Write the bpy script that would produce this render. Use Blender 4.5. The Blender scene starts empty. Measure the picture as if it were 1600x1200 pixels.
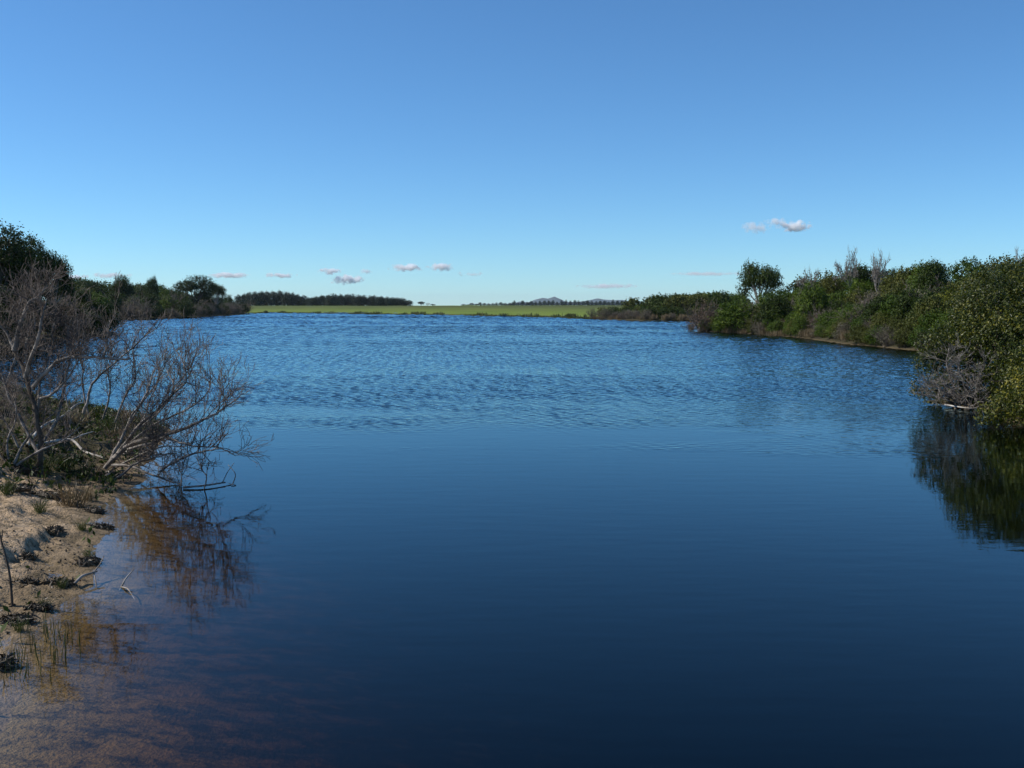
import bpy, math, random
import numpy as np
from mathutils import Vector, Matrix

# ------------------------------------------------------------------ camera, sky, sun, exposure
scene = bpy.context.scene
C = scene.collection
R = math.radians
F_PX, CAM_H, HORIZON = 1650.0, 2.5, 477.0           # focal length in px of a 1600 px frame, eye height, horizon row
PITCH = math.atan((600.0 - HORIZON) / F_PX)
cam_d = bpy.data.cameras.new('camera')
cam_d.sensor_width = 36.0
cam_d.lens = 36.0 * F_PX / 1600.0
cam_d.clip_start, cam_d.clip_end = 0.1, 30000.0
cam = bpy.data.objects.new('camera', cam_d); C.objects.link(cam)
cam.location = (0, 0, CAM_H); cam.rotation_euler = (math.pi / 2 - PITCH, 0, 0)
scene.camera = cam

SUN_AZ, SUN_EL = R(-86), R(40)                       # azimuth from the view direction (+Y), negative = left
world = bpy.data.worlds.new('World'); scene.world = world; world.use_nodes = True
wn = world.node_tree.nodes; wl = world.node_tree.links
sky = wn.new('ShaderNodeTexSky'); sky.sky_type = 'NISHITA'; sky.sun_disc = False
sky.sun_elevation = SUN_EL; sky.sun_rotation = SUN_AZ
sky.altitude = 0; sky.air_density = 0.8; sky.dust_density = 0.0; sky.ozone_density = 10.0
wn['Background'].inputs['Strength'].default_value = 0.145
wb = wn.new('ShaderNodeMix'); wb.data_type = 'RGBA'; wb.blend_type = 'MULTIPLY'; wb.inputs[0].default_value = 1.0
wb.inputs[7].default_value = (0.84, 1.005, 0.975, 1)      # the camera's cool white balance
wl.new(sky.outputs[0], wb.inputs[6]); wl.new(wb.outputs[2], wn['Background'].inputs['Color'])

sun_d = bpy.data.lights.new('sun', 'SUN'); sun_d.energy = 5.0; sun_d.angle = R(0.53); sun_d.color = (1.0, 0.95, 0.87)
sun = bpy.data.objects.new('sun', sun_d); C.objects.link(sun)
sdir = Vector((math.sin(SUN_AZ) * math.cos(SUN_EL), math.cos(SUN_AZ) * math.cos(SUN_EL), math.sin(SUN_EL)))
sun.rotation_euler = sdir.to_track_quat('Z', 'Y').to_euler(); sun.location = (-60, 20, 60)

vs = scene.view_settings
vs.view_transform = 'Standard'; vs.look = 'None'; vs.exposure = 0.0; vs.gamma = 1.0; vs.use_curve_mapping = False
cy = scene.cycles
cy.use_denoising = True
cy.max_bounces = 12; cy.diffuse_bounces = 2; cy.glossy_bounces = 3; cy.transmission_bounces = 4
cy.transparent_max_bounces = 12; cy.volume_bounces = 10
cy.caustics_reflective = False; cy.caustics_refractive = False

# ------------------------------------------------------------------ helpers
rng = np.random.default_rng(7)
random.seed(7)

def ray(px, py):
    u, v = (px - 800) / F_PX, (600 - py) / F_PX
    return u, math.cos(PITCH) + v * math.sin(PITCH), v * math.cos(PITCH) - math.sin(PITCH)
def on_plane(px, py, z=0.0):
    x, y, dz = ray(px, py); t = (z - CAM_H) / dz
    return (x * t, y * t)
def at(px, py, d):
    x, y, dz = ray(px, py); t = d / y
    return Vector((x * t, d, CAM_H + dz * t))

def _hash(ix, iy, iz, seed):
    n = (ix.astype(np.int64) * 374761393 + iy.astype(np.int64) * 668265263 + iz.astype(np.int64) * 2147483647 + seed * 974634777) & 0xffffffff
    n = ((n ^ (n >> 13)) * 1274126177) & 0xffffffff
    return ((n ^ (n >> 16)) & 0xffff) / 65535.0
def vnoise(x, y, z=None, seed=0):
    x = np.asarray(x, float); y = np.asarray(y, float); z = np.zeros_like(x) if z is None else np.asarray(z, float)
    ix, iy, iz = np.floor(x), np.floor(y), np.floor(z)
    fx, fy, fz = x - ix, y - iy, z - iz
    fx, fy, fz = [f * f * (3 - 2 * f) for f in (fx, fy, fz)]
    out = 0
    for a in (0, 1):
        for b in (0, 1):
            for c in (0, 1):
                w = (fx if a else 1 - fx) * (fy if b else 1 - fy) * (fz if c else 1 - fz)
                out = out + w * _hash(ix + a, iy + b, iz + c, seed)
    return out * 2 - 1
def fbm(x, y, oct=4, seed=0, z=None):
    s, a, f = 0, 1.0, 1.0
    for o in range(oct):
        s = s + a * vnoise(x * f, y * f, None if z is None else z * f, seed + o * 17); a *= 0.5; f *= 2.03
    return s / 1.9
def sstep(a, b, x):
    t = np.clip((np.asarray(x, float) - a) / (b - a), 0, 1); return t * t * (3 - 2 * t)

def mesh_from(name, verts, faces, smooth=False, mat=None):
    me = bpy.data.meshes.new(name)
    v = np.asarray(verts, np.float32).reshape(-1, 3); f = np.asarray(faces, np.int32)
    k = f.shape[1]
    me.vertices.add(len(v)); me.vertices.foreach_set('co', v.ravel())
    me.loops.add(f.size); me.loops.foreach_set('vertex_index', f.ravel())
    me.polygons.add(len(f))
    me.polygons.foreach_set('loop_start', np.arange(0, f.size, k, dtype=np.int32))
    me.polygons.foreach_set('loop_total', np.full(len(f), k, np.int32))
    me.polygons.foreach_set('use_smooth', np.full(len(f), smooth, bool))
    me.update(calc_edges=True); me.validate()
    if mat: me.materials.append(mat)
    return me
def link(name, data, parent=None, loc=None):
    o = bpy.data.objects.new(name, data); C.objects.link(o)
    if parent: o.parent = parent
    if loc is not None: o.location = loc
    return o
def tag(o, label=None, cat=None, group=None, kind=None):
    if label: o['label'] = label
    if cat: o['category'] = cat
    if group: o['group'] = group
    if kind: o['kind'] = kind
    return o

class Nodes:
    def __init__(s, name):
        s.m = bpy.data.materials.new(name); s.m.use_nodes = True; s.t = s.m.node_tree; s.t.nodes.clear()
        s.out = s.t.nodes.new('ShaderNodeOutputMaterial')
    def n(s, typ, ins=None, **kw):
        nd = s.t.nodes.new('ShaderNode' + typ)
        for k, v in kw.items(): setattr(nd, k, v)
        for k, v in (ins or {}).items():
            if isinstance(v, bpy.types.NodeSocket): s.t.links.new(v, nd.inputs[k])
            else: nd.inputs[k].default_value = v
        return nd
    def ramp(s, fac, stops, interp='LINEAR'):
        nd = s.n('ValToRGB', {'Fac': fac}); cr = nd.color_ramp; cr.interpolation = interp
        while len(cr.elements) < len(stops): cr.elements.new(0.5)
        for e, (p, c) in zip(cr.elements, stops):
            e.position = p; e.color = (c, c, c, 1) if isinstance(c, (int, float)) else (*c, 1)
        return nd.outputs['Color']
    def mix(s, fac, a, b, blend='MIX'):
        nd = s.n('Mix', data_type='RGBA', blend_type=blend)
        for sock, v in ((nd.inputs[0], fac), (nd.inputs[6], a), (nd.inputs[7], b)):
            if isinstance(v, bpy.types.NodeSocket): s.t.links.new(v, sock)
            else: sock.default_value = v if isinstance(v, (int, float)) else (*v, 1)
        return nd.outputs[2]
    def math(s, op, a, b=0.0, clamp=False):
        nd = s.n('Math', operation=op, use_clamp=clamp)
        for i, v in enumerate((a, b)):
            if isinstance(v, bpy.types.NodeSocket): s.t.links.new(v, nd.inputs[i])
            else: nd.inputs[i].default_value = v
        return nd.outputs[0]
    def done(s, surf=None, vol=None):
        if surf is not None: s.t.links.new(surf, s.out.inputs['Surface'])
        if vol is not None: s.t.links.new(vol, s.out.inputs['Volume'])
        return s.m

def leaf_mat(name, c0, c1, c2, rough=0.5, trans=0.25, spec=0.3, tscale=0.7):
    """foliage: every leaf its own shade between three colours, whole clumps drifting together"""
    k = Nodes(name)
    geo = k.n('NewGeometry'); oi = k.n('ObjectInfo')
    tc = k.n('TexCoord')
    nz = k.n('TexNoise', {'Vector': tc.outputs['Object'], 'Scale': tscale, 'Detail': 2.0})
    f = k.math('ADD', k.math('MULTIPLY', geo.outputs['Random Per Island'], 0.6), k.math('MULTIPLY', nz.outputs['Fac'], 0.9))
    f = k.math('ADD', k.math('SUBTRACT', f, 0.35), k.math('MULTIPLY', k.math('SUBTRACT', oi.outputs['Random'], 0.5), 0.35))
    col = k.ramp(f, [(0.0, c0), (0.5, c1), (0.95, c2)])
    p = k.n('BsdfPrincipled', {'Base Color': col, 'Roughness': rough, 'Specular IOR Level': spec})
    t = k.n('BsdfTranslucent', {'Color': col})
    m = k.n('MixShader', {0: trans, 1: p.outputs[0], 2: t.outputs[0]})
    return k.done(m.outputs[0])
def bark_mat(name, c0, c1, scale=8.0):
    k = Nodes(name)
    tc = k.n('TexCoord')
    nz = k.n('TexNoise', {'Vector': tc.outputs['Object'], 'Scale': scale, 'Detail': 4.0})
    col = k.ramp(nz.outputs['Fac'], [(0.35, c0), (0.65, c1)])
    b = k.n('Bump', {'Height': nz.outputs['Fac'], 'Strength': 0.5, 'Distance': 0.01})
    p = k.n('BsdfPrincipled', {'Base Color': col, 'Roughness': 0.85, 'Specular IOR Level': 0.2, 'Normal': b.outputs[0]})
    return k.done(p.outputs[0])

# ------------------------------------------------------------------ the lake shore and the lie of the land
# shore points: (x, y, hill height, run of the slope, bank step, depth slope); pixel readings are turned into ground positions
SAND = (0.75, 4.5, 0.05, 0.12); WLEFT = (2.4, 16, 0.25, 0.4); HLEFT = (3.0, 34, 0.25, 0.3)
FIELD = (0.95, 170, 0.22, 0.2); HFAR = (3.0, 42, 0.2, 0.3); RBANK = (4.6, 17, 0.3, 0.5); RNEAR = (1.2, 8, 0.2, 0.45); BACK = (1.2, 4, 0.1, 0.2)
shore = []
def S(par, *pts):
    for p in pts: shore.append((*p, *par))
px = on_plane
S(BACK, (3.0, 1.2), (-1.0, 1.3))
S(SAND, (-2.2, 2.0), (-2.9, 4.5), px(0, 1085), px(28, 1000), px(85, 950), px(150, 915), px(146, 880), px(160, 845), px(176, 822),
  px(160, 796), px(196, 766), px(226, 748), px(212, 726), px(240, 700), px(262, 674), px(240, 657), px(170, 642), px(100, 634), (-14.5, 29.0), (-19, 33))
S(WLEFT, (-30, 42), (-31, 52), px(0, 546), px(60, 533), px(112, 527.5), px(150, 525), px(187, 520.5), (-50, 112), (-70, 135))
S(HLEFT, px(180, 501), px(240, 499.3), px(300, 497), px(350, 494), px(388, 490.6))
S(FIELD, px(420, 490), px(500, 490.6), px(620, 492), px(720, 493.5), px(880, 497))
S(HFAR, px(925, 499), px(1000, 501), px(1085, 501.5), (46, 152), (42, 122))
S(RBANK, px(1083, 517.5), px(1130, 520), px(1200, 523.5), px(1260, 529), px(1330, 538), px(1430, 548), (24.5, 50), (21, 41))
S(RNEAR, (16, 33), px(1446, 628), px(1530, 638), px(1600, 668), (12.5, 16), (14, 9), (10, 3), (6, 1.8))
SH = np.array(shore)

def shore_info(x, y):
    """signed distance to the shoreline (positive on land) and the local bank parameters"""
    x = np.asarray(x, float).ravel(); y = np.asarray(y, float).ravel()
    dmin = np.full(x.shape, 1e9); inside = np.zeros(x.shape, bool)
    wsum = np.zeros(x.shape); par = np.zeros((len(x), 4))
    n = len(SH)
    for i in range(n):
        ax, ay = SH[i, :2]; bx, by = SH[(i + 1) % n, :2]
        ex, ey = bx - ax, by - ay
        t = np.clip(((x - ax) * ex + (y - ay) * ey) / (ex * ex + ey * ey), 0, 1)
        d = np.hypot(x - ax - t * ex, y - ay - t * ey)
        dmin = np.minimum(dmin, d)
        w = 1.0 / (d + 0.6) ** 3
        wsum += w; par += w[:, None] * (SH[i, 2:] * (1 - t)[:, None] + SH[(i + 1) % n, 2:] * t[:, None])
        c = ((ay > y) != (by > y))
        if abs(ey) > 1e-9:
            inside ^= c & (x < ex * (y - ay) / ey + ax)
    return np.where(inside, -dmin, dmin), par / wsum[:, None]

def _finish(x, y, z, s, p, D, r, near, shp, full):
    sw = np.maximum(-s, 0)
    depth = np.where(sw < 4, D * sw, D * 4 + (sw - 4) * 0.30)
    bed = -np.minimum(depth, 2.2)
    if not np.isscalar(near): bed = bed + near * 0.02 * fbm(x * 3, y * 3, 3, 71) * np.minimum(sw, 1)
    z = np.where(s > 0, z, bed)
    far = sstep(900, 2200, r)                          # beyond the field the plain falls away
    z = z * (1 - far) - 9.0 * far
    if full: return z.reshape(shp), s.reshape(shp), p
    return z.reshape(shp)
def land(x, y, full=False):
    x = np.asarray(x, float); shp = x.shape; x = x.ravel(); y = np.asarray(y, float).ravel()
    s, p = shore_info(x, y)
    r = np.hypot(x, y)
    j = np.clip(r / 60.0, 0.12, 2.5)
    s = s + fbm(x / (j * 3), y / (j * 3), 3, 5) * 0.55 * j
    H, L, B, D = p.T
    sp = np.maximum(s, 0)
    z = B * (1 - np.exp(-sp / 0.5)) + H * sstep(0, 1, sp / L)
    hilly = sstep(1.2, 3.0, H)
    z = z + sstep(0, 12, sp) * hilly * fbm(x / 14, y / 14, 3, 11) * 0.7
    # the sandy bank close by: lumps, trampled hollows and little eroded scarps
    near = (1 - sstep(24, 34, r)) * (x < 1) * (y > 0)
    if not near.any(): return _finish(x, y, z, s, p, D, r, 0.0, shp, full)
    t1 = s + 0.5 * fbm(x / 0.9, y / 0.9, 3, 31)
    sc = 0.10 * sstep(0.62, 0.72, t1) + 0.09 * sstep(1.35, 1.45, t1 + 0.3 * fbm(x * 1.5, y * 1.5, 2, 3)) + 0.12 * sstep(2.2, 2.35, t1)
    lump = 0.075 * fbm(x * 2.1, y * 2.1, 4, 41) + 0.06 * np.maximum(fbm(x * 5.5, y * 5.5, 3, 47), 0.05) + 0.018 * vnoise(x * 15, y * 15, None, 51) + 0.02 * np.minimum(fbm(x * 8, y * 8, 2, 53), 0)
    z = z + near * sstep(-0.25, 0.5, s) * (lump + 0.8 * sc * sstep(0.2, 0.6, fbm(x / 1.3, y / 1.3, 2, 61) + 0.6))
    return _finish(x, y, z, s, p, D, r, near, shp, full)
def gz(x, y):
    return float(land(np.array([x]), np.array([y]))[0])

# ------------------------------------------------------------------ ground: one sheet to the horizon
def make_ground():
    az = np.concatenate([np.arange(-180, -33, 4.0), np.arange(-33, -12, 0.13), np.arange(-12, 33, 0.4), np.arange(33, 180, 4.0)]) * math.pi / 180
    rr = np.concatenate([[0.4, 1, 1.8, 2.6, 3.6], np.arange(4.5, 8, 0.06), np.arange(8, 22, 0.045 * 1.3), np.geomspace(22, 400, 200), np.geomspace(410, 9000, 70)])
    na, nr = len(az), len(rr)
    A, RR = np.meshgrid(az, rr)
    X, Y = RR * np.sin(A), RR * np.cos(A)
    Z, Sd, par = land(X, Y, True)
    V = np.stack([X, Y, Z], -1).reshape(-1, 3)
    V = np.vstack([V, [[0, 0, float(Z[0].mean())]]])
    i = np.arange(nr - 1)[:, None] * na; jn = np.arange(na); j2 = (jn + 1) % na
    faces = np.stack(np.broadcast_arrays(i + jn, i + j2, i + na + j2, i + na + jn), -1).reshape(-1, 4)
    k = Nodes('ground_earth')
    me = mesh_from('ground', V, faces[:, ::-1], True)
    a = me.color_attributes.new('cover', 'FLOAT_COLOR', 'POINT')
    s, r = Sd.ravel(), RR.ravel(); H = par[:, 0]; L = par[:, 1]
    grass = sstep(80, 150, L) * sstep(2.5, 9, s); grass = np.maximum(grass, sstep(420, 600, r))
    sand = (1 - sstep(22, 34, r)) * (1 - sstep(1.0, 6.0, X.ravel()))
    sand = sand * (1 - 0.75 * sstep(13.4, 15.2, Y.ravel()) * sstep(0.05, 0.5, s))       # humus under the bare shrubs
    scrub = sstep(0.1, 1.0, s) * (1 - grass) * (1 - sand)
    col = np.ones((len(V), 4), np.float32); col[:-1, 0] = grass; col[:-1, 1] = sand; col[:-1, 2] = scrub
    a.data.foreach_set('color', col.ravel())
    geo = k.n('NewGeometry'); P = geo.outputs['Position']
    att = k.n('Attribute', attribute_name='cover'); sep = k.n('SeparateColor', {0: att.outputs['Color']})
    g, sa, sb = sep.outputs[0], sep.outputs[1], sep.outputs[2]
    n1 = k.n('TexNoise', {'Vector': P, 'Scale': 1.1, 'Detail': 6.0}).outputs['Fac']
    n2 = k.n('TexNoise', {'Vector': P, 'Scale': 9.0, 'Detail': 5.0, 'Roughness': 0.7}).outputs['Fac']
    n3 = k.n('TexNoise', {'Vector': P, 'Scale': 0.06, 'Detail': 4.0}).outputs['Fac']
    n4 = k.n('TexNoise', {'Vector': P, 'Scale': 45.0, 'Detail': 3.0}).outputs['Fac']
    sandc = k.ramp(n1, [(0.3, (0.30, 0.21, 0.125)), (0.55, (0.45, 0.325, 0.205)), (0.75, (0.54, 0.40, 0.265))])
    peat = k.ramp(n2, [(0.46, 0.0), (0.62, 1.0)])                       # dark humus and trampled wrack lying on the sand
    sandc = k.mix(k.math('MULTIPLY', peat, 0.75), sandc, (0.075, 0.060, 0.030))
    sandc = k.mix(k.ramp(n4, [(0.60, 0.0), (0.72, 0.7)]), sandc, (0.06, 0.055, 0.02))
    earth = k.ramp(n2, [(0.3, (0.03, 0.026, 0.014)), (0.6, (0.075, 0.06, 0.032)), (0.8, (0.15, 0.12, 0.065))])
    scr = k.ramp(n1, [(0.35, (0.030, 0.034, 0.012)), (0.65, (0.07, 0.062, 0.025))])
    grs = k.ramp(n3, [(0.35, (0.115, 0.172, 0.02)), (0.65, (0.165, 0.212, 0.03))])
    col = k.mix(sa, earth, sandc); col = k.mix(sb, col, scr); col = k.mix(g, col, grs)
    zz = k.n('SeparateXYZ', {0: P}).outputs[2]
    wet = k.n('MapRange', {'Value': k.math('ADD', zz, k.math('MULTIPLY', k.math('SUBTRACT', n1, 0.5), 0.05)), 'From Min': 0.085, 'From Max': 0.03}).outputs[0]
    col = k.mix(k.math('MULTIPLY', wet, 0.6), col, (0.11, 0.082, 0.045))        # damp margin along the water
    # lake bed: sand with brown water-weed growing in patches
    z = k.n('SeparateXYZ', {0: P}).outputs[2]
    mp = k.n('Mapping', {'Vector': P, 'Scale': (0.9, 1.5, 0.0), 'Rotation': (0, 0, 0.25)}).outputs[0]
    w1 = k.n('TexNoise', {'Vector': mp, 'Scale': 3.2, 'Detail': 9.0, 'Roughness': 0.78, 'Distortion': 0.1}).outputs['Fac']
    deep = k.math('MULTIPLY', z, -0.42)
    wf = k.math('ADD', w1, k.math('SUBTRACT', k.math('MINIMUM', k.math('MAXIMUM', deep, -0.05), 0.14), 0.02))
    weed = k.ramp(wf, [(0.48, 0.0), (0.60, 0.9)])
    bedc = k.mix(weed, k.ramp(n1, [(0.3, (0.21, 0.150, 0.068)), (0.7, (0.31, 0.230, 0.115))]), (0.030, 0.023, 0.014))
    bedc = k.mix(sa, (0.035, 0.026, 0.016), bedc)
    under = k.math('GREATER_THAN', k.math('MULTIPLY', z, -1.0), 0.02)
    col = k.mix(under, col, bedc)
    hb = k.math('ADD', k.math('MULTIPLY', n2, 0.7), k.math('MULTIPLY', n4, 0.4))
    b = k.n('Bump', {'Height': hb, 'Strength': 1.0, 'Distance': 0.05})
    p = k.n('BsdfPrincipled', {'Base Color': col, 'Roughness': 0.95, 'Specular IOR Level': 0.15, 'Normal': b.outputs[0]})
    me.materials.append(k.done(p.outputs[0]))
    # fan over the small hole under the camera
    o = link('ground', me); tag(o, kind='structure')
make_ground()

# ------------------------------------------------------------------ water
def waves(x, y):
    """wind ripples: trains of short waves running down the lake, dying out in the lee close to the camera"""
    r = np.hypot(x, y)
    e = fbm(x * 0.16, y * 0.4, 3, 83)
    wind = sstep(18.0, 31.0, y + 6.0 * e + 2.0 * fbm(x * 0.9, y * 1.4, 2, 87))
    gust = 0.85 + 0.35 * fbm(x * 0.035, y * 0.07, 3, 91) + 0.10 * fbm(x * 0.3, y * 0.5, 2, 95)
    # lee of the right bank and a slick off the point
    g = np.random.default_rng(3)
    z = np.zeros_like(x)
    for lam, r0, r1, slope in ((0.17, 0, 36, 0.09), (0.25, 0, 54, 0.09), (0.37, 30, 78, 0.11), (0.55, 52, 120, 0.135), (0.82, 78, 180, 0.165), (1.3, 125, 300, 0.18), (2.0, 190, 900, 0.18), (3.2, 280, 900, 0.17)):
        win = (sstep(r0 - 1, r0 + 25, r[:, 0]) if r0 else np.ones(len(r))) * (1 - sstep(r1 * 0.7, r1 * 1.25, r[:, 0]))
        on = np.nonzero((win > 0.004) & (r[:, 0] > 16))[0]
        xs, ys = x[on].astype(np.float32), y[on].astype(np.float32)
        grp = 0.7 + 0.6 * (vnoise(xs / (lam * 5.0), ys / (lam * 4.0), None, 200 + int(lam * 10)) * 0.5 + 0.5)
        acc = 0; nc = 11
        for q in range(nc):
            th = math.pi / 2 + 0.2 + g.normal() * 0.8
            l = lam * g.uniform(0.62, 1.55); kk = 2 * math.pi / l
            a = slope / kk * math.sqrt(2.0 / nc) * 1.4
            ph = np.float32(kk * math.cos(th)) * xs + np.float32(kk * math.sin(th)) * ys + np.float32(g.uniform(0, 6.28))
            acc = acc + np.float32(a) * np.sin(ph)
        z[on] += win[on, None] * grp * acc
    slick = np.exp(-(((x - 14.5) / 5.0) ** 2 + ((y - 103) / 6.0) ** 2))
    amp = wind * np.clip(gust, 0.3, 1.3) * (1 - 0.8 * slick)
    return z * amp, amp

def make_water():
    k = Nodes('lake_water')
    P = k.n('NewGeometry').outputs['Position']
    c1 = k.n('TexNoise', {'Vector': k.n('Mapping', {'Vector': P, 'Scale': (1.3, 4.0, 0.0)}).outputs[0], 'Scale': 1.0, 'Detail': 2.0}).outputs['Fac']
    c2 = k.n('TexNoise', {'Vector': k.n('Mapping', {'Vector': P, 'Scale': (4.2, 7.0, 0.0), 'Rotation': (0, 0, 0.2)}).outputs[0], 'Scale': 1.0, 'Detail': 2.0}).outputs['Fac']
    ruf = k.n('Attribute', attribute_name='ruffle').outputs['Fac']
    hh = k.math('ADD', k.math('MULTIPLY', c1, 0.0018), k.math('MULTIPLY', k.math('MULTIPLY', c2, ruf), 0.026))
    b = k.n('Bump', {'Height': hh, 'Strength': 1.0, 'Distance': 1.0})
    dt = k.n('VectorMath', {0: k.n('NewGeometry').outputs['Incoming'], 1: b.outputs[0]}, operation='DOT_PRODUCT').outputs['Value']
    om = k.math('SUBTRACT', 1.0, k.math('ABSOLUTE', dt), True)
    fr = k.math('ADD', 0.02, k.math('MULTIPLY', k.math('POWER', om, 5.0), 0.98), True)
    gl = k.n('BsdfGlossy', {'Color': (0.64, 0.80, 0.83, 1), 'Roughness': 0.03, 'Normal': b.outputs[0]})
    tr = k.n('BsdfTransparent', {'Color': (1, 1, 1, 1)})
    m = k.n('MixShader', {0: fr, 1: tr.outputs[0], 2: gl.outputs[0]})
    ab = k.n('VolumeAbsorption', {'Color': (0.62, 0.50, 0.26, 1), 'Density': 6.5})
    mat = k.done(m.outputs[0], ab.outputs[0])
    az = np.concatenate([np.arange(-84, -29, 2.5), np.arange(-29, 29, 0.118), np.arange(29, 84.1, 2.5)]) * math.pi / 180
    rr = np.concatenate([[0.7, 1.5, 3, 5, 8, 12, 15], np.arange(17.5, 38, 0.06), np.arange(38, 72, 0.11), np.arange(72, 130, 0.2), np.arange(130, 230, 0.45), np.arange(230, 352, 0.95)])
    na, nr = len(az), len(rr)
    A, RR = np.meshgrid(az, rr); X, Y = RR * np.sin(A), RR * np.cos(A)
    Z, AM = waves(X, Y); Z = Z * sstep(31.5, 28, np.abs(A) * 180 / math.pi)
    V = np.stack([X, Y, Z], -1).reshape(-1, 3)
    i = np.arange(nr - 1)[:, None] * na; jn = np.arange(na - 1)
    top = np.stack(np.broadcast_arrays(i + jn, i + na + jn, i + na + jn + 1, i + jn + 1), -1).reshape(-1, 4)[:, ::-1]
    # walls and floor of the water body, all below ground, so that it is closed
    ring = np.concatenate([np.arange(na), np.arange(1, nr) * na + na - 1, (nr - 1) * na + np.arange(na - 2, -1, -1), np.arange(nr - 2, 0, -1) * na])
    n0 = len(V); low = V[ring].copy(); low[:, 2] = -6.0
    V = np.vstack([V, low, [[0, 150, -6.0]]])
    q = np.arange(len(ring)); q2 = (q + 1) % len(ring)
    wall = np.stack([ring[q], ring[q2], n0 + q2, n0 + q], -1)
    fl = np.stack([n0 + q, n0 + q2, np.full(len(q), len(V) - 1), np.full(len(q), len(V) - 1)], -1)
    me = mesh_from('lake_water', V, np.vstack([top, wall]), True, mat)
    import bmesh
    bm = bmesh.new(); bm.from_mesh(me); bm.verts.ensure_lookup_table()
    bm.faces.new([bm.verts[n0 + int(t)] for t in q[::-1]]); bm.to_mesh(me); bm.free()
    at_ = me.attributes.new('ruffle', 'FLOAT', 'POINT'); rf = np.zeros(len(me.vertices), np.float32); rf[:AM.size] = AM.ravel(); at_.data.foreach_set('value', rf)
    tag(link('lake_water', me), kind='structure')
make_water()
# ------------------------------------------------------------------ plant building blocks
class Acc:
    """collects tubes and blades into one mesh"""
    def __init__(s): s.v = []; s.f = []; s.n = 0
    def tube(s, pts, radii, sides=5):
        pts = np.asarray(pts, float); m = len(pts)
        t = np.empty_like(pts); t[1:-1] = pts[2:] - pts[:-2]; t[0] = pts[1] - pts[0]; t[-1] = pts[-1] - pts[-2]
        t /= np.sqrt((t * t).sum(1))[:, None] + 1e-9
        steep = abs(t[0, 2]) > 0.8
        u = np.zeros_like(t)
        if steep: u[:, 1], u[:, 2] = t[:, 2], -t[:, 1]
        else: u[:, 0], u[:, 1] = t[:, 1], -t[:, 0]
        u /= np.sqrt((u * u).sum(1))[:, None] + 1e-9
        w = np.stack([t[:, 1] * u[:, 2] - t[:, 2] * u[:, 1], t[:, 2] * u[:, 0] - t[:, 0] * u[:, 2], t[:, 0] * u[:, 1] - t[:, 1] * u[:, 0]], 1)
        a = np.arange(sides) * 2 * math.pi / sides
        rad = np.asarray(radii, float)[:, None, None]
        ring = pts[:, None, :] + rad * (np.cos(a)[None, :, None] * u[:, None, :] + np.sin(a)[None, :, None] * w[:, None, :])
        s.v.append(ring.reshape(-1, 3))
        i = np.arange(m - 1)[:, None] * sides; j = np.arange(sides); j2 = (j + 1) % sides
        s.f.append(s.n + np.stack(np.broadcast_arrays(i + j, i + j2, i + sides + j2, i + sides + j), -1).reshape(-1, 4))
        s.n += m * sides
    def mesh(s, name, mat, smooth=True):
        return mesh_from(name, np.vstack(s.v), np.vstack(s.f), smooth, mat)

def unit(v):
    v = np.asarray(v, float); return v / (np.sqrt((v * v).sum(-1, keepdims=True)) + 1e-9)
def leaves(centres, normals, axes, length, width):
    """folded lens-shaped leaves, one island each"""
    n = len(centres)
    L = np.asarray(length).reshape(-1, 1) * np.ones((n, 1)); W = np.asarray(width).reshape(-1, 1) * np.ones((n, 1))
    a = unit(axes - normals * np.sum(axes * normals, 1, keepdims=True)); b = np.cross(normals, a)
    V = np.stack([centres - a * L * 0.5, centres + b * W * 0.5 - normals * W * 0.12, centres + a * L * 0.5, centres - b * W * 0.5 - normals * W * 0.12], 1)
    return V.reshape(-1, 3), np.arange(n * 4).reshape(n, 4)
def crown_mesh(name, mat, seed, lobes, clusters, per, leaf, cl_r, up=0.25, inner=0.25, gap=0.0, zmin=0.0, aspect=0.55):
    """foliage: leaf clusters seated at twig tips over a set of lobes, with gaps between the lobes"""
    g = np.random.default_rng(seed)
    lob = np.array(lobes, float)                      # cx cy cz rx ry rz
    area = (lob[:, 3] * lob[:, 4] * lob[:, 5]) ** (2 / 3); pick = g.choice(len(lob), clusters, p=area / area.sum())
    d = unit(g.normal(size=(clusters, 3)))
    rad = np.where(g.random(clusters) < inner, g.uniform(0.35, 0.8, clusters), g.uniform(0.82, 1.06, clusters))
    c = lob[pick, :3] + d * lob[pick, 3:] * rad[:, None]
    keep = c[:, 2] > zmin
    if gap > 0:
        keep &= vnoise(c[:, 0] * 1.7, c[:, 1] * 1.7, c[:, 2] * 1.7, seed) > -1 + 2 * gap * 0.5
    for i in range(len(lob)):                         # drop what lies deep inside another lobe
        q = (c - lob[i, :3]) / lob[i, 3:]
        keep &= ~((pick != i) & (np.sum(q * q, 1) < 0.35) & (g.random(clusters) < 0.75))
    c, d = c[keep], d[keep]; m = len(c)
    cr = cl_r * g.uniform(0.6, 1.35, m)
    off = g.normal(size=(m, per, 3)) * 0.5
    shoot = unit(d + np.array([0, 0, up * 2]))[:, None, :] * (g.uniform(-0.6, 1.2, (m, per, 1)))
    P = c[:, None, :] + (off + shoot) * cr[:, None, None]
    N = unit(d[:, None, :] * 0.8 + g.normal(size=(m, per, 3)) * 0.75 + np.array([0, 0, 0.25]))
    A = unit(d[:, None, :] * 0.4 + g.normal(size=(m, per, 3)) + np.array([0, 0, up]))
    P, N, A = P.reshape(-1, 3), N.reshape(-1, 3), A.reshape(-1, 3)
    ok = P[:, 2] > zmin; P, N, A = P[ok], N[ok], A[ok]
    sz = leaf * g.uniform(0.6, 1.3, len(P))
    V, Fc = leaves(P, N, A, sz, sz * aspect)
    return mesh_from(name, V, Fc, False, mat)
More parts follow.
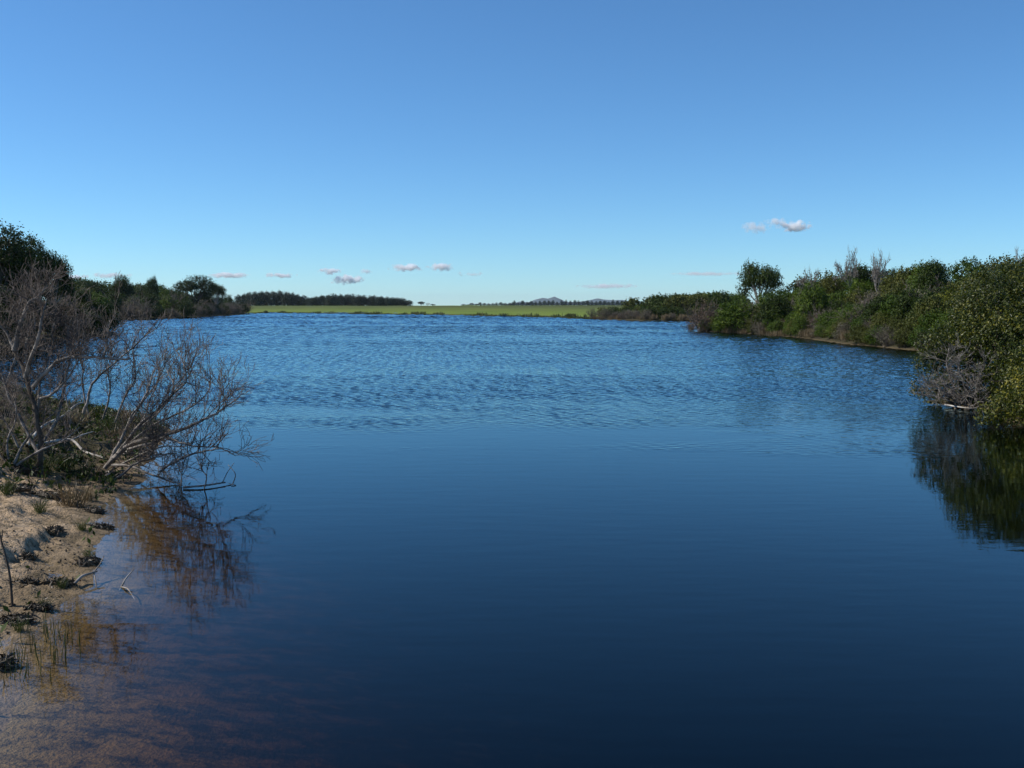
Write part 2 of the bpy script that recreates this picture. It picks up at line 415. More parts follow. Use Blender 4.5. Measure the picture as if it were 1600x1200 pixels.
def wander(p0, p1, n, amp, g):
    t = np.linspace(0, 1, n)[:, None]
    p = np.asarray(p0) * (1 - t) + np.asarray(p1) * t
    w = np.cumsum(g.normal(size=(n, 3)), 0); w -= w[0] * (1 - t) + w[-1] * t
    return p + w * amp
def stems_mesh(name, mat, seed, lobes, r0=0.05, sides=5, base_r=0.12, trunk=None):
    """trunk or several stems, each limb running from the base up into one lobe"""
    g = np.random.default_rng(seed); a = Acc()
    fork = np.zeros(3)
    if trunk:
        fork = np.array([trunk[1], trunk[2], trunk[0]])
        a.tube(wander((0, 0, -0.15), fork, 6, 0.03 * trunk[0], g), np.linspace(r0 * 1.25, r0 * 0.85, 6), 7)
    for L in lobes:
        b = fork + (0 if trunk else g.normal(size=3) * [base_r, base_r, 0]) - (np.array([0, 0, 0.12]) if not trunk else 0)
        tip = np.array(L[:3]) + np.array([0, 0, L[5] * 0.45])
        ln = np.linalg.norm(tip - b)
        pts = wander(b, tip, 7, 0.035 * ln, g)
        a.tube(pts, np.linspace(r0 * (0.7 if trunk else 0.6), r0 * 0.12, 7), sides)
        for q in range(3):
            k = int(g.integers(2, 6)); e = pts[k] + unit(g.normal(size=3) + [0, 0, 0.5]) * np.mean(L[3:6]) * 0.95
            a.tube(wander(pts[k], e, 5, 0.03 * ln, g), np.linspace(r0 * 0.3, r0 * 0.07, 5), 3)
    return a.mesh(name, mat)
def grow(a, g, p, d, length, r, depth, spec, twig=None):
    """one branch and, along it, its side branches; a: thick wood, twig: thin wood"""
    n = 6 if depth > 0 else 4
    pts = [np.asarray(p, float)]; d = unit(np.asarray(d, float)); step = length / (n - 1)
    for i in range(n - 1):
        d = unit(d + g.normal(size=3) * spec['bend'] + np.array([0, 0, spec['up']]))
        pts.append(pts[-1] + d * step)
    pts = np.array(pts)
    tgt = twig if (twig is not None and r < spec.get('thin', 0.008)) else a
    tgt.tube(pts, np.linspace(r, max(r * 0.35, spec['rmin']), n), 3 if r < 0.012 else 5)
    if depth <= 0: return
    kids = spec['kids'][depth - 1]
    for q in range(kids):
        t = g.uniform(0.25, 1.0) if q else 0.97
        f = t * (n - 1); i0 = min(int(f), n - 2); pp = pts[i0] * (1 - f + i0) + pts[i0 + 1] * (f - i0)
        ax = unit(pts[i0 + 1] - pts[i0])
        side = unit(np.cross(ax, g.normal(size=3)))
        ang = g.uniform(*spec['ang'])
        grow(a, g, pp, ax * math.cos(ang) + side * math.sin(ang), length * g.uniform(*spec['len']), max(r * g.uniform(0.42, 0.62), spec['rmin']), depth - 1, spec, twig)

# ------------------------------------------------------------------ plant materials
M = {
    'dark':   leaf_mat('leaf_dark_green', (0.014, 0.024, 0.004), (0.040, 0.062, 0.009), (0.095, 0.125, 0.020), spec=0.15),
    'green':  leaf_mat('leaf_green', (0.028, 0.054, 0.005), (0.078, 0.122, 0.011), (0.165, 0.210, 0.026), spec=0.15),
    'olive':  leaf_mat('leaf_olive', (0.036, 0.046, 0.008), (0.092, 0.102, 0.018), (0.180, 0.170, 0.040), spec=0.15),
    'yellow': leaf_mat('leaf_yellow_green', (0.050, 0.072, 0.007), (0.140, 0.155, 0.014), (0.280, 0.235, 0.030), spec=0.15),
    'grey':   leaf_mat('leaf_grey', (0.070, 0.062, 0.036), (0.150, 0.130, 0.082), (0.250, 0.220, 0.150), trans=0.15),
    'russet': leaf_mat('leaf_russet', (0.055, 0.030, 0.018), (0.120, 0.070, 0.042), (0.190, 0.125, 0.080), trans=0.1),
    'tan':    leaf_mat('reed_tan', (0.120, 0.085, 0.040), (0.220, 0.160, 0.085), (0.330, 0.260, 0.150), trans=0.2),
    'pine':   leaf_mat('needle_dark', (0.009, 0.017, 0.009), (0.021, 0.035, 0.017), (0.043, 0.062, 0.027), trans=0.1),
    'glossy': leaf_mat('leaf_glossy', (0.010, 0.019, 0.003), (0.064, 0.080, 0.007), (0.290, 0.240, 0.024), rough=0.42, spec=0.3, tscale=0.9),
    'grass':  leaf_mat('blade_green', (0.040, 0.060, 0.012), (0.085, 0.105, 0.025), (0.200, 0.180, 0.070)),
    'bark':   bark_mat('bark_brown', (0.055, 0.042, 0.030), (0.130, 0.105, 0.080)),
    'pale':   bark_mat('bark_pale', (0.200, 0.175, 0.145), (0.380, 0.340, 0.290)),
    'dead':   bark_mat('dead_wood', (0.095, 0.080, 0.067), (0.350, 0.310, 0.265), 9.0),
    'twig':   bark_mat('dead_twig', (0.070, 0.054, 0.045), (0.235, 0.192, 0.158), 5.0),
    'bleach': bark_mat('bleached_wood', (0.300, 0.270, 0.230), (0.520, 0.480, 0.420), 10.0),
}

def lobes_dome(seed, n, rad, h, lr=(0.42, 0.62), base=0.25):
    g = np.random.default_rng(seed); out = [(0, 0, h * 0.55, rad * 0.62, rad * 0.62, h * 0.42)]
    for i in range(n):
        a = i * 2.4 + g.uniform(-0.4, 0.4); q = math.sqrt((i + 0.6) / n)
        r = rad * g.uniform(*lr)
        zz = h * (base + (1 - base) * (1 - q * q) * g.uniform(0.55, 0.85) + 0.08)
        out.append((math.cos(a) * (rad - r * 0.7) * q, math.sin(a) * (rad - r * 0.7) * q, max(zz - r * 0.2, r * 0.55), r, r * g.uniform(0.8, 1.1), r * g.uniform(0.6, 0.85)))
    return out

SKIP = {k for a, b in ((43, 45), (47, 52), (55, 55), (58, 58), (64, 64), (84, 84), (93, 94), (111, 112), (119, 119), (126, 126), (133, 133), (135, 136), (145, 145), (153, 153), (165, 165), (167, 168), (205, 229), (231, 231), (234, 234), (239, 254), (256, 268), (305, 305), (317, 317), (323, 323), (331, 331), (335, 336), (338, 338), (341, 342), (351, 352), (358, 359), (361, 361), (363, 368), (376, 376), (379, 379), (381, 382), (390, 397), (399, 399), (401, 406)) for k in range(a, b + 1)}          # plants that stand wholly hidden behind others
COUNT = [0]
PROTO = {}            # name -> (list of (part name, mesh), height, radius)
def proto(name, parts):
    me = parts[0][1]; co = np.empty(len(me.vertices) * 3, np.float32); me.vertices.foreach_get('co', co); co = co.reshape(-1, 3)
    PROTO[name] = (parts, float(np.percentile(co[:, 2], 99.5)), float(np.percentile(np.hypot(co[:, 0], co[:, 1]), 98)))
for q in range(4):       # rounded shrubs, about 2 m
    lb = lobes_dome(20 + q, 9, 1.25, 2.0)
    proto('shrub%d' % q, [('foliage', crown_mesh('shrub_foliage', M['green'], 30 + q, lb, 520, 14, 0.12, 0.15)), ('stems', stems_mesh('shrub_stems', M['bark'], 40 + q, lb, 0.05))])
FARP = []
for q in range(4):       # the same shrubs with fewer, larger leaves, for the scrub on the far rise
    V, Fc = [], []
    me = crown_mesh('far_shrub', M['dark'], 35 + q, lobes_dome(24 + q, 9, 1.25, 2.0), 220, 8, 0.21, 0.17); co = np.empty(len(me.vertices) * 3, np.float32); me.vertices.foreach_get('co', co); FARP.append(co.reshape(-1, 3))
for q in range(3):       # upright, uneven shrubs
    lb = lobes_dome(50 + q, 8, 1.0, 2.6, (0.34, 0.55), 0.2)
    proto('tall%d' % q, [('foliage', crown_mesh('tall_foliage', M['dark'], 60 + q, lb, 500, 14, 0.115, 0.17, up=0.6)), ('stems', stems_mesh('tall_stems', M['bark'], 70 + q, lb, 0.05))])
for q in range(3):       # thin twiggy shrubs, mostly bare
    a = Acc(); g = np.random.default_rng(80 + q)
    for i in range(16):
        th = g.uniform(0, 6.28)
        grow(a, g, (g.normal() * 0.15, g.normal() * 0.15, -0.05), (math.cos(th) * 0.7, math.sin(th) * 0.7, 0.9), g.uniform(0.9, 1.7), 0.02, 2, dict(bend=0.16, up=0.05, rmin=0.007, kids=(5, 6), ang=(0.3, 0.8), len=(0.35, 0.6)))
    lb = lobes_dome(80 + q, 7, 1.05, 1.7)
    proto('twiggy%d' % q, [('foliage', crown_mesh('twiggy_foliage', M['grey'], 84 + q, lb, 190, 13, 0.12, 0.2, aspect=0.3)), ('stems', a.mesh('twiggy_stems', M['twig']))])
for q in range(3):       # clumps of dry reed
    g = np.random.default_rng(90 + q); n = 420
    b = g.normal(size=(n, 3)) * [0.5, 0.32, 0]; lean = unit(np.c_[g.normal(size=(n, 2)) * 0.33, np.ones(n)])
    L = g.uniform(0.45, 1.15, n)[:, None]
    V, Fc = leaves(b + lean * L * 0.5, unit(np.cross(lean, g.normal(size=(n, 3)))), lean, L[:, 0], 0.05)
    proto('reed%d' % q, [('blades', mesh_from('reed_blades', V, Fc, False, M['tan']))])
for q in range(3):       # spreading trees, about 6 m
    lb = [(x, y, z, r, r, r * 0.72) for x, y, z, r in [(0, 0, 4.9, 1.35), (-1.5, 0.3, 4.1, 1.15), (1.45, -0.3, 4.2, 1.2), (0.3, 1.4, 4.1, 1.1), (-0.2, -1.4, 4.0, 1.15), (-0.9, -0.8, 5.0, 0.8), (2.1, 0.6, 3.3, 0.8), (-2.1, -0.5, 3.2, 0.8), (0.9, 0.7, 5.2, 0.75)]]
    g = np.random.default_rng(100 + q); lb = [tuple(np.array(l) * g.uniform(0.85, 1.15, 6)) for l in lb][:9 - q]
    proto('tree%d' % q, [('crown', crown_mesh('tree_crown', M['dark'], 110 + q, lb, 900, 14, 0.16, 0.24, gap=0.12)), ('trunk', stems_mesh('tree_trunk', M['pale'] if q == 0 else M['bark'], 120 + q, lb, 0.17, 6, trunk=(1.6, 0.1, 0)))])
for q in range(3):       # bare, greyish trees
    a = Acc(); tw = Acc(); g = np.random.default_rng(130 + q)
    a.tube(wander((0, 0, -0.2), (0.1, 0, 1.3), 5, 0.04, g), np.linspace(0.14, 0.10, 5), 6)
    for i in range(5):
        th = i * 1.26 + g.uniform(-0.3, 0.3)
        grow(a, g, (0.1, 0, 1.2), (math.cos(th) * 0.75, math.sin(th) * 0.75, 0.8), g.uniform(1.1, 1.6), 0.07, 3, dict(bend=0.2, up=0.06, rmin=0.009, kids=(6, 6, 5), ang=(0.4, 1.0), len=(0.42, 0.66), thin=0.02), tw)
    proto('bare%d' % q, [('branches', tw.mesh('bare_branches', M['dead'])), ('trunk', a.mesh('bare_trunk', M['dead']))])
for q in range(3):       # plantation pines, about 7 m
    g = np.random.default_rng(140 + q)
    lb = [(g.normal() * 0.3, g.normal() * 0.3, z, 1.75 * w, 1.75 * w, 1.1) for z, w in [(0.9, 0.95), (2.4, 1.05), (3.9, 1.0), (5.2, 0.85), (6.1, 0.6)]]
    proto('pine%d' % q, [('crown', crown_mesh('pine_crown', M['pine'], 150 + q, lb, 330, 8, 0.42, 0.4, aspect=0.55)), ('trunk', stems_mesh('pine_trunk', M['bark'], 160 + q, lb[:3], 0.14, 4, trunk=(1.0, 0, 0)))])
for q in range(2):       # small row conifers, rounded cones, about 5 m
    lb = [(0, 0, 0.7, 1.35, 1.35, 0.8), (0, 0, 2.3, 1.2, 1.2, 1.0), (0, 0, 3.4, 0.85, 0.85, 0.9), (0, 0, 4.4, 0.45, 0.45, 0.7)]
    proto('conifer%d' % q, [('crown', crown_mesh('conifer_crown', M['pine'], 170 + q, lb, 160, 8, 0.38, 0.3)), ('trunk', stems_mesh('conifer_trunk', M['bark'], 180 + q, lb[:2], 0.12, 4, trunk=(0.7, 0, 0)))])

def place(pname, name, x, y, sx, sz, mat=None, z=None, rot=None):
    parts, h, r = PROTO[pname]
    root = link(name, None); root.empty_display_size = 0.2
    root.location = (x, y, gz(x, y) - 0.03 if z is None else z)
    root.rotation_euler = (0, 0, random.uniform(0, 6.28) if rot is None else rot); root.scale = (sx, sx, sz)
    for i, (pn, me) in enumerate(parts):
        o = link(pn, me, root)
        if mat and i == 0:
            o.material_slots[0].link = 'OBJECT'; o.material_slots[0].material = M[mat]
    return root
def place_px(pname, name, pxx, top, d, width, mat=None, rot=None):
    """stand a plant on the ground d metres out so that it reaches the height and width read off the photograph"""
    p = at(pxx, top, d); zg = gz(p.x, p.y)
    parts, h, r = PROTO[pname]
    return place(pname, name, p.x, p.y, width / F_PX * d / (2 * r), max(p.z - zg, 0.3) / h, mat, zg - 0.03, rot)
def project(x, y, z):
    dz = z - CAM_H; yc = y * math.cos(PITCH) - dz * math.sin(PITCH); zc = y * math.sin(PITCH) + dz * math.cos(PITCH)
    return 800 + F_PX * x / yc, 600 - F_PX * zc / yc

ORD = 'first second third fourth fifth sixth seventh eighth ninth tenth eleventh twelfth thirteenth fourteenth fifteenth sixteenth seventeenth eighteenth nineteenth'.split()
TENS = {20: 'twent', 30: 'thirt', 40: 'fort', 50: 'fift', 60: 'sixt', 70: 'sevent'}
def ordinal(n):
    if n <= 19: return ORD[n - 1]
    t, u = n // 10 * 10, n % 10
    return TENS[t] + ('ieth' if u == 0 else 'y-' + ORD[u - 1])
PENDING = {}; CID = {}
def pend(o, what, where, cat, group):
    PENDING.setdefault((what, where, cat, group), []).append(o)
def flush_labels():
    for os_ in PENDING.values():
        for o in os_:
            if '_c' in o: CID[o.name] = o['_c']; del o['_c']
    for (what, where, cat, group), os_ in PENDING.items():
        os_.sort(key=lambda o: o.location.x / o.location.y)
        for i, o in enumerate(os_):
            if len(os_) == 1: tag(o, '%s %s' % (what, where), cat, group)
            else: tag(o, '%s %s from the left %s' % (ordinal(i + 1), what, where), cat, group)

DESC = {'dark': 'dark green', 'green': 'green', 'olive': 'olive', 'yellow': 'yellowish green', 'grey': 'grey', 'russet': 'russet', 'tan': 'tan'}
def offset_row(pts, s, spacing, seed):
    """points along a stretch of shore, s metres inland"""
    g = np.random.default_rng(seed); P = np.array(pts, float); out = []
    seg = np.hypot(*np.diff(P, axis=0).T); tot = seg.sum(); t = spacing * g.uniform(0.2, 0.8); cum = np.r_[0, np.cumsum(seg)]
    while t < tot:
        i = min(np.searchsorted(cum, t) - 1, len(seg) - 1); f = (t - cum[i]) / seg[i]
        p = P[i] * (1 - f) + P[i + 1] * f; d = (P[i + 1] - P[i]) / seg[i]; n = np.array([-d[1], d[0]])
        for sg in (1, -1):
            q = p + n * sg * (s + g.normal() * 0.12 * s) + d * g.normal() * spacing * 0.18
            si = shore_info(np.array([q[0]]), np.array([q[1]]))[0][0]
            if si > 0.35 * s - 0.1: out.append(q); break
        t += spacing * g.uniform(0.75, 1.3)
    return out
def row(pts, s, spacing, choices, scale, where, group, seed, span=(-40, 1640), sky=None, mass=None):
    g = np.random.default_rng(seed); w = np.array([c[2] for c in choices], float); w /= w.sum()
    R_ = offset_row(pts, s, spacing, seed); ZZ = land(np.array([q[0] for q in R_]), np.array([q[1] for q in R_]))
    for q, z in zip(R_, ZZ):
        z = float(z); pn, mat, _, cat = choices[g.choice(len(choices), p=w)]
        n = sum(1 for k in PROTO if k[:-1] == pn); pn2 = pn + str(g.integers(n))
        if z < (0.03 if s > 0.3 else -0.35): continue
        X, Y = project(q[0], q[1], z + 1)
        if not (span[0] < X < span[1]) or q[1] < 8: continue
        sc = g.uniform(*scale); sz = sc * g.uniform(0.85, 1.2)
        if sky is not None:
            top = np.interp(X, *sky) - 5.0 + abs(g.normal()) * 5.0 * min(1.0, 90.0 / q[1]); zt = at(X, top, q[1]).z
            sz = min(max((zt - z) / PROTO[pn2][1], 0.35), 2.6); sc = max(sc, sz * 0.95)
        if mass is None: COUNT[0] += 1
        else:
            mass.append((pn2, mat, q[0], q[1], z - 0.04, sc, sz, g.uniform(0, 6.28))); continue
        if COUNT[0] in SKIP: random.random(); continue
        nm = {'shrub': 'shrub', 'reed': 'reed_clump', 'tree': 'tree', 'pine': 'pine_tree'}[cat]
        o = place(pn2, nm, q[0], q[1], sc, sz, mat, z - 0.04); o['_c'] = COUNT[0]
        noun = {'shrub': 'shrub', 'reed': 'dry reed clump', 'tree': 'spreading tree', 'pine': 'pine'}[cat]
        tw = 'twiggy ' if pn == 'twiggy' else 'upright ' if pn == 'tall' else 'rounded ' if pn == 'shrub' else ''
        pend(o, (DESC.get(mat, 'dark') + ' ' + tw + noun), where, 'reeds' if cat == 'reed' else cat if cat != 'pine' else 'tree', group)

def shore_between(a, b):
    """stretch of shoreline between two indices"""
    return [tuple(SH[i, :2]) for i in range(a, b + 1)]
IDX = {}
for i, p in enumerate(shore): IDX.setdefault(tuple(p[2:]), []).append(i)
i_r, i_hf, i_hl, i_wl = IDX[RBANK], IDX[HFAR], IDX[HLEFT], IDX[WLEFT]

# ------------------------------------------------------------------ right bank
rb = shore_between(i_r[0], i_r[-1] + 1)
G = 'shrubs covering the right bank'
sky_r = ([1060, 1085, 1110, 1150, 1225, 1250, 1300, 1340, 1400, 1440, 1480, 1510, 1540, 1600, 1700], [484, 476, 466, 460, 448, 432, 426, 420, 420, 415, 412, 402, 404, 408, 410])
row(rb, -0.2, 1.25, [('reed', 'tan', 2.5, 'reed'), ('twiggy', 'grey', 1.8, 'shrub'), ('shrub', 'olive', 2, 'shrub'), ('shrub', 'green', 2.5, 'shrub')], (0.5, 0.7), 'at the waterline of the right bank', G, 301)
row(rb, 1.1, 1.6, [('twiggy', 'grey', 1, 'shrub'), ('shrub', 'olive', 2, 'shrub'), ('shrub', 'green', 3, 'shrub'), ('twiggy', 'russet', 1, 'shrub')], (0.6, 0.85), 'just above the waterline of the right bank', G, 306)
row(rb, 2.3, 1.9, [('shrub', 'green', 4, 'shrub'), ('shrub', 'olive', 2, 'shrub'), ('twiggy', 'grey', 0.8, 'shrub'), ('tall', 'dark', 2, 'shrub'), ('twiggy', 'russet', 0.6, 'shrub')], (0.8, 1.15), 'low on the right bank', G, 302)
row(rb, 4.8, 2.2, [('shrub', 'green', 3, 'shrub'), ('tall', 'dark', 2, 'shrub'), ('shrub', 'olive', 3, 'shrub'), ('twiggy', 'grey', 1, 'shrub'), ('shrub', 'yellow', 1.0, 'shrub')], (0.95, 1.3), 'halfway up the right bank', G, 303)
row(rb, 8.0, 2.5, [('shrub', 'green', 2, 'shrub'), ('tall', 'dark', 2, 'shrub'), ('shrub', 'olive', 3, 'shrub'), ('twiggy', 'grey', 0.8, 'shrub'), ('shrub', 'yellow', 1.2, 'shrub')], (1.0, 1.4), 'high on the right bank', G, 304)
row(rb, 12.5, 2.6, [('shrub', 'dark', 3, 'shrub'), ('tall', 'dark', 2, 'shrub'), ('shrub', 'olive', 2, 'shrub'), ('shrub', 'green', 1.5, 'shrub'), ('twiggy', 'russet', 1, 'shrub')], (1.1, 1.5), 'along the skyline of the right bank', G, 305, sky=sky_r)
o = place_px('tree0', 'tree', 1188, 410, 104, 76, 'dark'); tag(o, 'round-crowned dark tree with pale trunk standing above the right bank shrubs', 'tree', 'trees on the right bank')
for q, (X, top, d, w, lab) in enumerate([(1330, 388, 90, 48, 'bare grey bushy tree on the right skyline, left of the forked one'), (1371, 393, 86, 40, 'bare forked grey tree on the right skyline, right of the bushy one'), (1262, 419, 96, 38, 'pale bare tree just right of the round-crowned dark tree'), (1598, 384, 70, 26, 'bare reddish tree cut by the right edge of the picture')]):
    o = place_px('bare%d' % (q % 3), 'bare_tree', X, top, d, w); tag(o, lab, 'tree', 'bare trees on the right bank')
o = place_px('twiggy1', 'shrub', 1101, 468, 100, 52, 'russet'); tag(o, 'tall russet twiggy shrub at the very tip of the right bank', 'shrub', G)
o = place_px('shrub1', 'shrub', 1152, 470, 95, 75, 'green'); tag(o, 'large bright green shrub beside the russet shrub at the point', 'shrub', G)
o = place_px('tall2', 'shrub', 1212, 462, 91, 66, 'dark'); tag(o, 'large dark shrub below the round-crowned tree', 'shrub', G)
o = place_px('shrub2', 'shrub', 1272, 441, 84, 66, 'green'); tag(o, 'big rounded bright green shrub in the middle of the right bank', 'shrub', G)
o = place_px('shrub3', 'shrub', 1388, 462, 71, 90, 'olive'); tag(o, 'wide olive shrub above the reeds right of the bare trees', 'shrub', G)

# far scrub-covered rise beyond the point
hf = [on_plane(908, 498.3)] + shore_between(i_hf[0], i_hf[2]) + [(44, 162)]
sky_h = ([900, 925, 940, 975, 1000, 1040, 1090, 1150, 1250], [496, 486, 477, 469, 466, 465, 462, 460, 457])
G2 = 'scrub on the far rise beyond the point'
MIXH = [('shrub', 'dark', 3, 'shrub'), ('shrub', 'green', 1.6, 'shrub'), ('shrub', 'olive', 1.2, 'shrub')]
row(hf, 0.9, 1.5, [('reed', 'tan', 3, 'reed'), ('twiggy', 'grey', 2, 'shrub')], (0.6, 0.95), 'along the far shore right of the field', G2, 311, span=(925, 1100))
MASS = []
for sd, (s_, sp, sc_) in enumerate([(3.2, 1.9, (0.8, 1.05)), (6.5, 2.0, (0.9, 1.15)), (11, 2.1, (0.95, 1.2)), (17, 2.2, (1.0, 1.3))]):
    row(hf, s_, sp, MIXH, sc_, '', '', 350 + sd, span=(922, 1160), mass=MASS, sky=sky_h if s_ > 10 else None)
row(hf, 25, 2.2, MIXH, (1.1, 1.4), '', '', 360, span=(926, 1170), sky=sky_h, mass=MASS)
VV, FF, MI, n0 = [], [], [], 0
for i, (pn, mat, x, y, z, sc, sz, rot) in enumerate(MASS):
    P = FARP[i % 4]; c, n_ = math.cos(rot), math.sin(rot)
    VV.append(np.c_[(P[:, 0] * c - P[:, 1] * n_) * sc + x, (P[:, 0] * n_ + P[:, 1] * c) * sc + y, P[:, 2] * sz + z]); k = len(P) // 4
    FF.append(np.arange(k * 4).reshape(k, 4) + n0); n0 += k * 4; MI += [['dark', 'green', 'olive'].index(mat)] * k
me = mesh_from('scrub', np.vstack(VV), np.vstack(FF), False)
for k in ('dark', 'green', 'olive'): me.materials.append(M[k])
me.polygons.foreach_set('material_index', np.array(MI, np.int32)); me.update()
tag(link('scrub', me), 'dense dark green scrub covering the far rise beyond the point', 'scrub', kind='stuff')

# ------------------------------------------------------------------ left wooded shore
wl_pts = shore_between(i_wl[2], i_wl[-1])
sky_w = ([-200, 0, 45, 75, 98, 108, 125, 160, 190], [330, 372, 395, 415, 428, 445, 455, 475, 505])
G3 = 'scrub on the wooded left shore'
row(wl_pts, 0.9, 2.0, [('tall', 'dark', 2, 'shrub'), ('shrub', 'dark', 2, 'shrub'), ('twiggy', 'russet', 1, 'shrub')], (0.8, 1.2), 'at the waterline of the wooded left shore', G3, 321, span=(-60, 195))
row(wl_pts, 3.2, 2.6, [('tall', 'dark', 3, 'shrub'), ('shrub', 'olive', 1, 'shrub'), ('twiggy', 'russet', 0.7, 'shrub')], (1.0, 1.4), 'behind the waterline of the wooded left shore', G3, 322, span=(-60, 190))
row(wl_pts, 6.5, 3.2, [('tall', 'dark', 3, 'shrub'), ('shrub', 'dark', 2, 'shrub')], (1.2, 1.7), 'deep in the wooded left shore', G3, 323, span=(-60, 180))
for q, (X, top, d, w, lab) in enumerate([(-12, 352, 74, 150, 'tallest dark tree at the left edge of the picture'), (44, 372, 80, 95, 'dark leaning tree beside the tallest one on the left shore'), (80, 392, 84, 62, 'dark tree with sky gaps at the right end of the left trees'), (14, 415, 76, 100, 'low dark tree in front of the tallest one on the left'), (60, 432, 84, 80, 'low dark tree below the gap-crowned one on the left shore'), (97, 430, 90, 40, 'small round tree at the outer end of the left trees')]):
    o = place_px('tree%d' % ((q + 1) % 3), 'tree', X, top, d, w, 'dark'); tag(o, lab, 'tree', 'trees on the left shore')

# hillside beyond the bay
hl = shore_between(i_hl[0], i_hl[-1])
sky_l = ([80, 110, 130, 160, 185, 205, 235, 270, 290, 310, 330, 345, 360, 375, 392], [442, 438, 436, 441, 432, 436, 440, 441, 434, 432, 439, 448, 455, 466, 484])
G4 = 'scrub on the hillside beyond the left bay'
hx = [(-86, 152)] + hl
row(hx, 1.2, 3.4, [('reed', 'tan', 2, 'reed'), ('twiggy', 'grey', 2, 'shrub'), ('shrub', 'dark', 2, 'shrub')], (1.1, 1.6), 'along the foot of the left hillside', G4, 331, span=(95, 392))
row(hx, 5, 3.9, [('shrub', 'dark', 3, 'shrub'), ('shrub', 'green', 1.5, 'shrub'), ('twiggy', 'grey', 1, 'shrub'), ('tall', 'dark', 2, 'shrub')], (1.5, 2.0), 'low on the left hillside', G4, 332, span=(95, 385))
row(hx, 11, 4.0, [('shrub', 'dark', 3, 'shrub'), ('shrub', 'green', 2, 'shrub'), ('shrub', 'olive', 1.5, 'shrub'), ('tall', 'dark', 2, 'shrub')], (1.7, 2.2), 'halfway up the left hillside', G4, 333, span=(100, 375))
row(hx, 19, 3.0, [('shrub', 'dark', 3, 'shrub'), ('shrub', 'green', 1.5, 'shrub'), ('shrub', 'olive', 1, 'shrub')], (1.7, 2.2), 'along the crest of the left hillside', G4, 334, span=(105, 365), sky=sky_l)
for q, (X, top, d, w, lab) in enumerate([(237, 432, 222, 20, 'tiny umbrella-shaped tree rising above the left hillside'), (188, 430, 205, 38, 'round tree on the left part of the hillside skyline'), (306, 431, 236, 72, 'broad dark tree crowning the right half of the left hillside'), (338, 442, 258, 30, 'greyish tree right of the broad dark hillside tree')]):
    o = place_px('tree%d' % (q % 3), 'tree', X, top, d, w, 'dark' if q != 3 else 'olive'); tag(o, lab, 'tree', 'trees on the left hillside')
o = place_px('twiggy2', 'shrub', 383, 474, 300, 26, 'tan'); tag(o, 'tan tussock where the left hillside meets the green field', 'shrub', G4)

# ------------------------------------------------------------------ plantation and conifer row beyond the field
g = np.random.default_rng(401)
prof = ([376, 385, 400, 430, 455, 475, 485, 500, 520, 560, 600, 625, 640, 648], [462, 458, 457, 456, 458, 463, 466, 463, 461, 462, 464, 467, 468, 474])
X = 374.0
while X < 641:
    d = 600 + g.uniform(-4, 4)
    o = place_px('pine%d' % g.integers(3), 'pine_tree', X, np.interp(X, *prof) + abs(g.normal()) * 1.0, d, g.uniform(14, 18), 'pine')
    pend(o, 'dark pine', 'in the front row of the plantation beyond the field', 'tree', 'plantation pines'); X += g.uniform(6.0, 8.0)
X = 372.0
while X < 632:
    o = place_px('pine%d' % g.integers(3), 'pine_tree', X, np.interp(X, *prof) - abs(g.normal()) * 0.9 - 0.6, 640 + g.uniform(-5, 5), g.uniform(14, 18), 'pine')
    pend(o, 'dark pine top', 'behind the front row of the plantation', 'tree', 'plantation pines'); X += g.uniform(8, 11)
for X, top, w, pn in [(658, 471, 13, 'tree1'), (668, 473, 10, 'bare0'), (676, 475, 9, 'tree2')]:
    o = place_px(pn, 'tree', X, top, 610, w, 'pine' if pn != 'bare0' else None); pend(o, 'small tree', 'between the plantation and the conifer row', 'tree', 'small trees at the gap')
X = 724.0
while X < 990:
    top = np.interp(X, [720, 760, 800, 850, 900, 990], [474.5, 473.2, 471.5, 470.3, 469.8, 470])
    o = place_px('conifer%d' % g.integers(2), 'conifer', X, top + g.normal() * 0.9, 800, g.uniform(7.6, 10.0), 'pine')
    pend(o, 'small dark conifer', 'in the row behind the green field', 'tree', 'conifer row behind the field'); X += g.uniform(6.0, 7.2)
flush_labels()
# ------------------------------------------------------------------ the sandy bank close by and what grows and lies on it
def hit(pxx, pyy):
    """where the line of sight meets the ground or the water"""
    x, y, dz = ray(pxx, pyy); t = np.linspace(3, 40, 500)
    zz = np.maximum(land(x * t, y * t), 0.0)
    k = max(int(np.argmax(CAM_H + dz * t <= zz)), 1)
    t = np.linspace(t[k - 1], t[k], 60); zz = np.maximum(land(x * t, y * t), 0.0); k = int(np.argmax(CAM_H + dz * t <= zz)); return np.array([x * t[k], y * t[k], zz[k]])

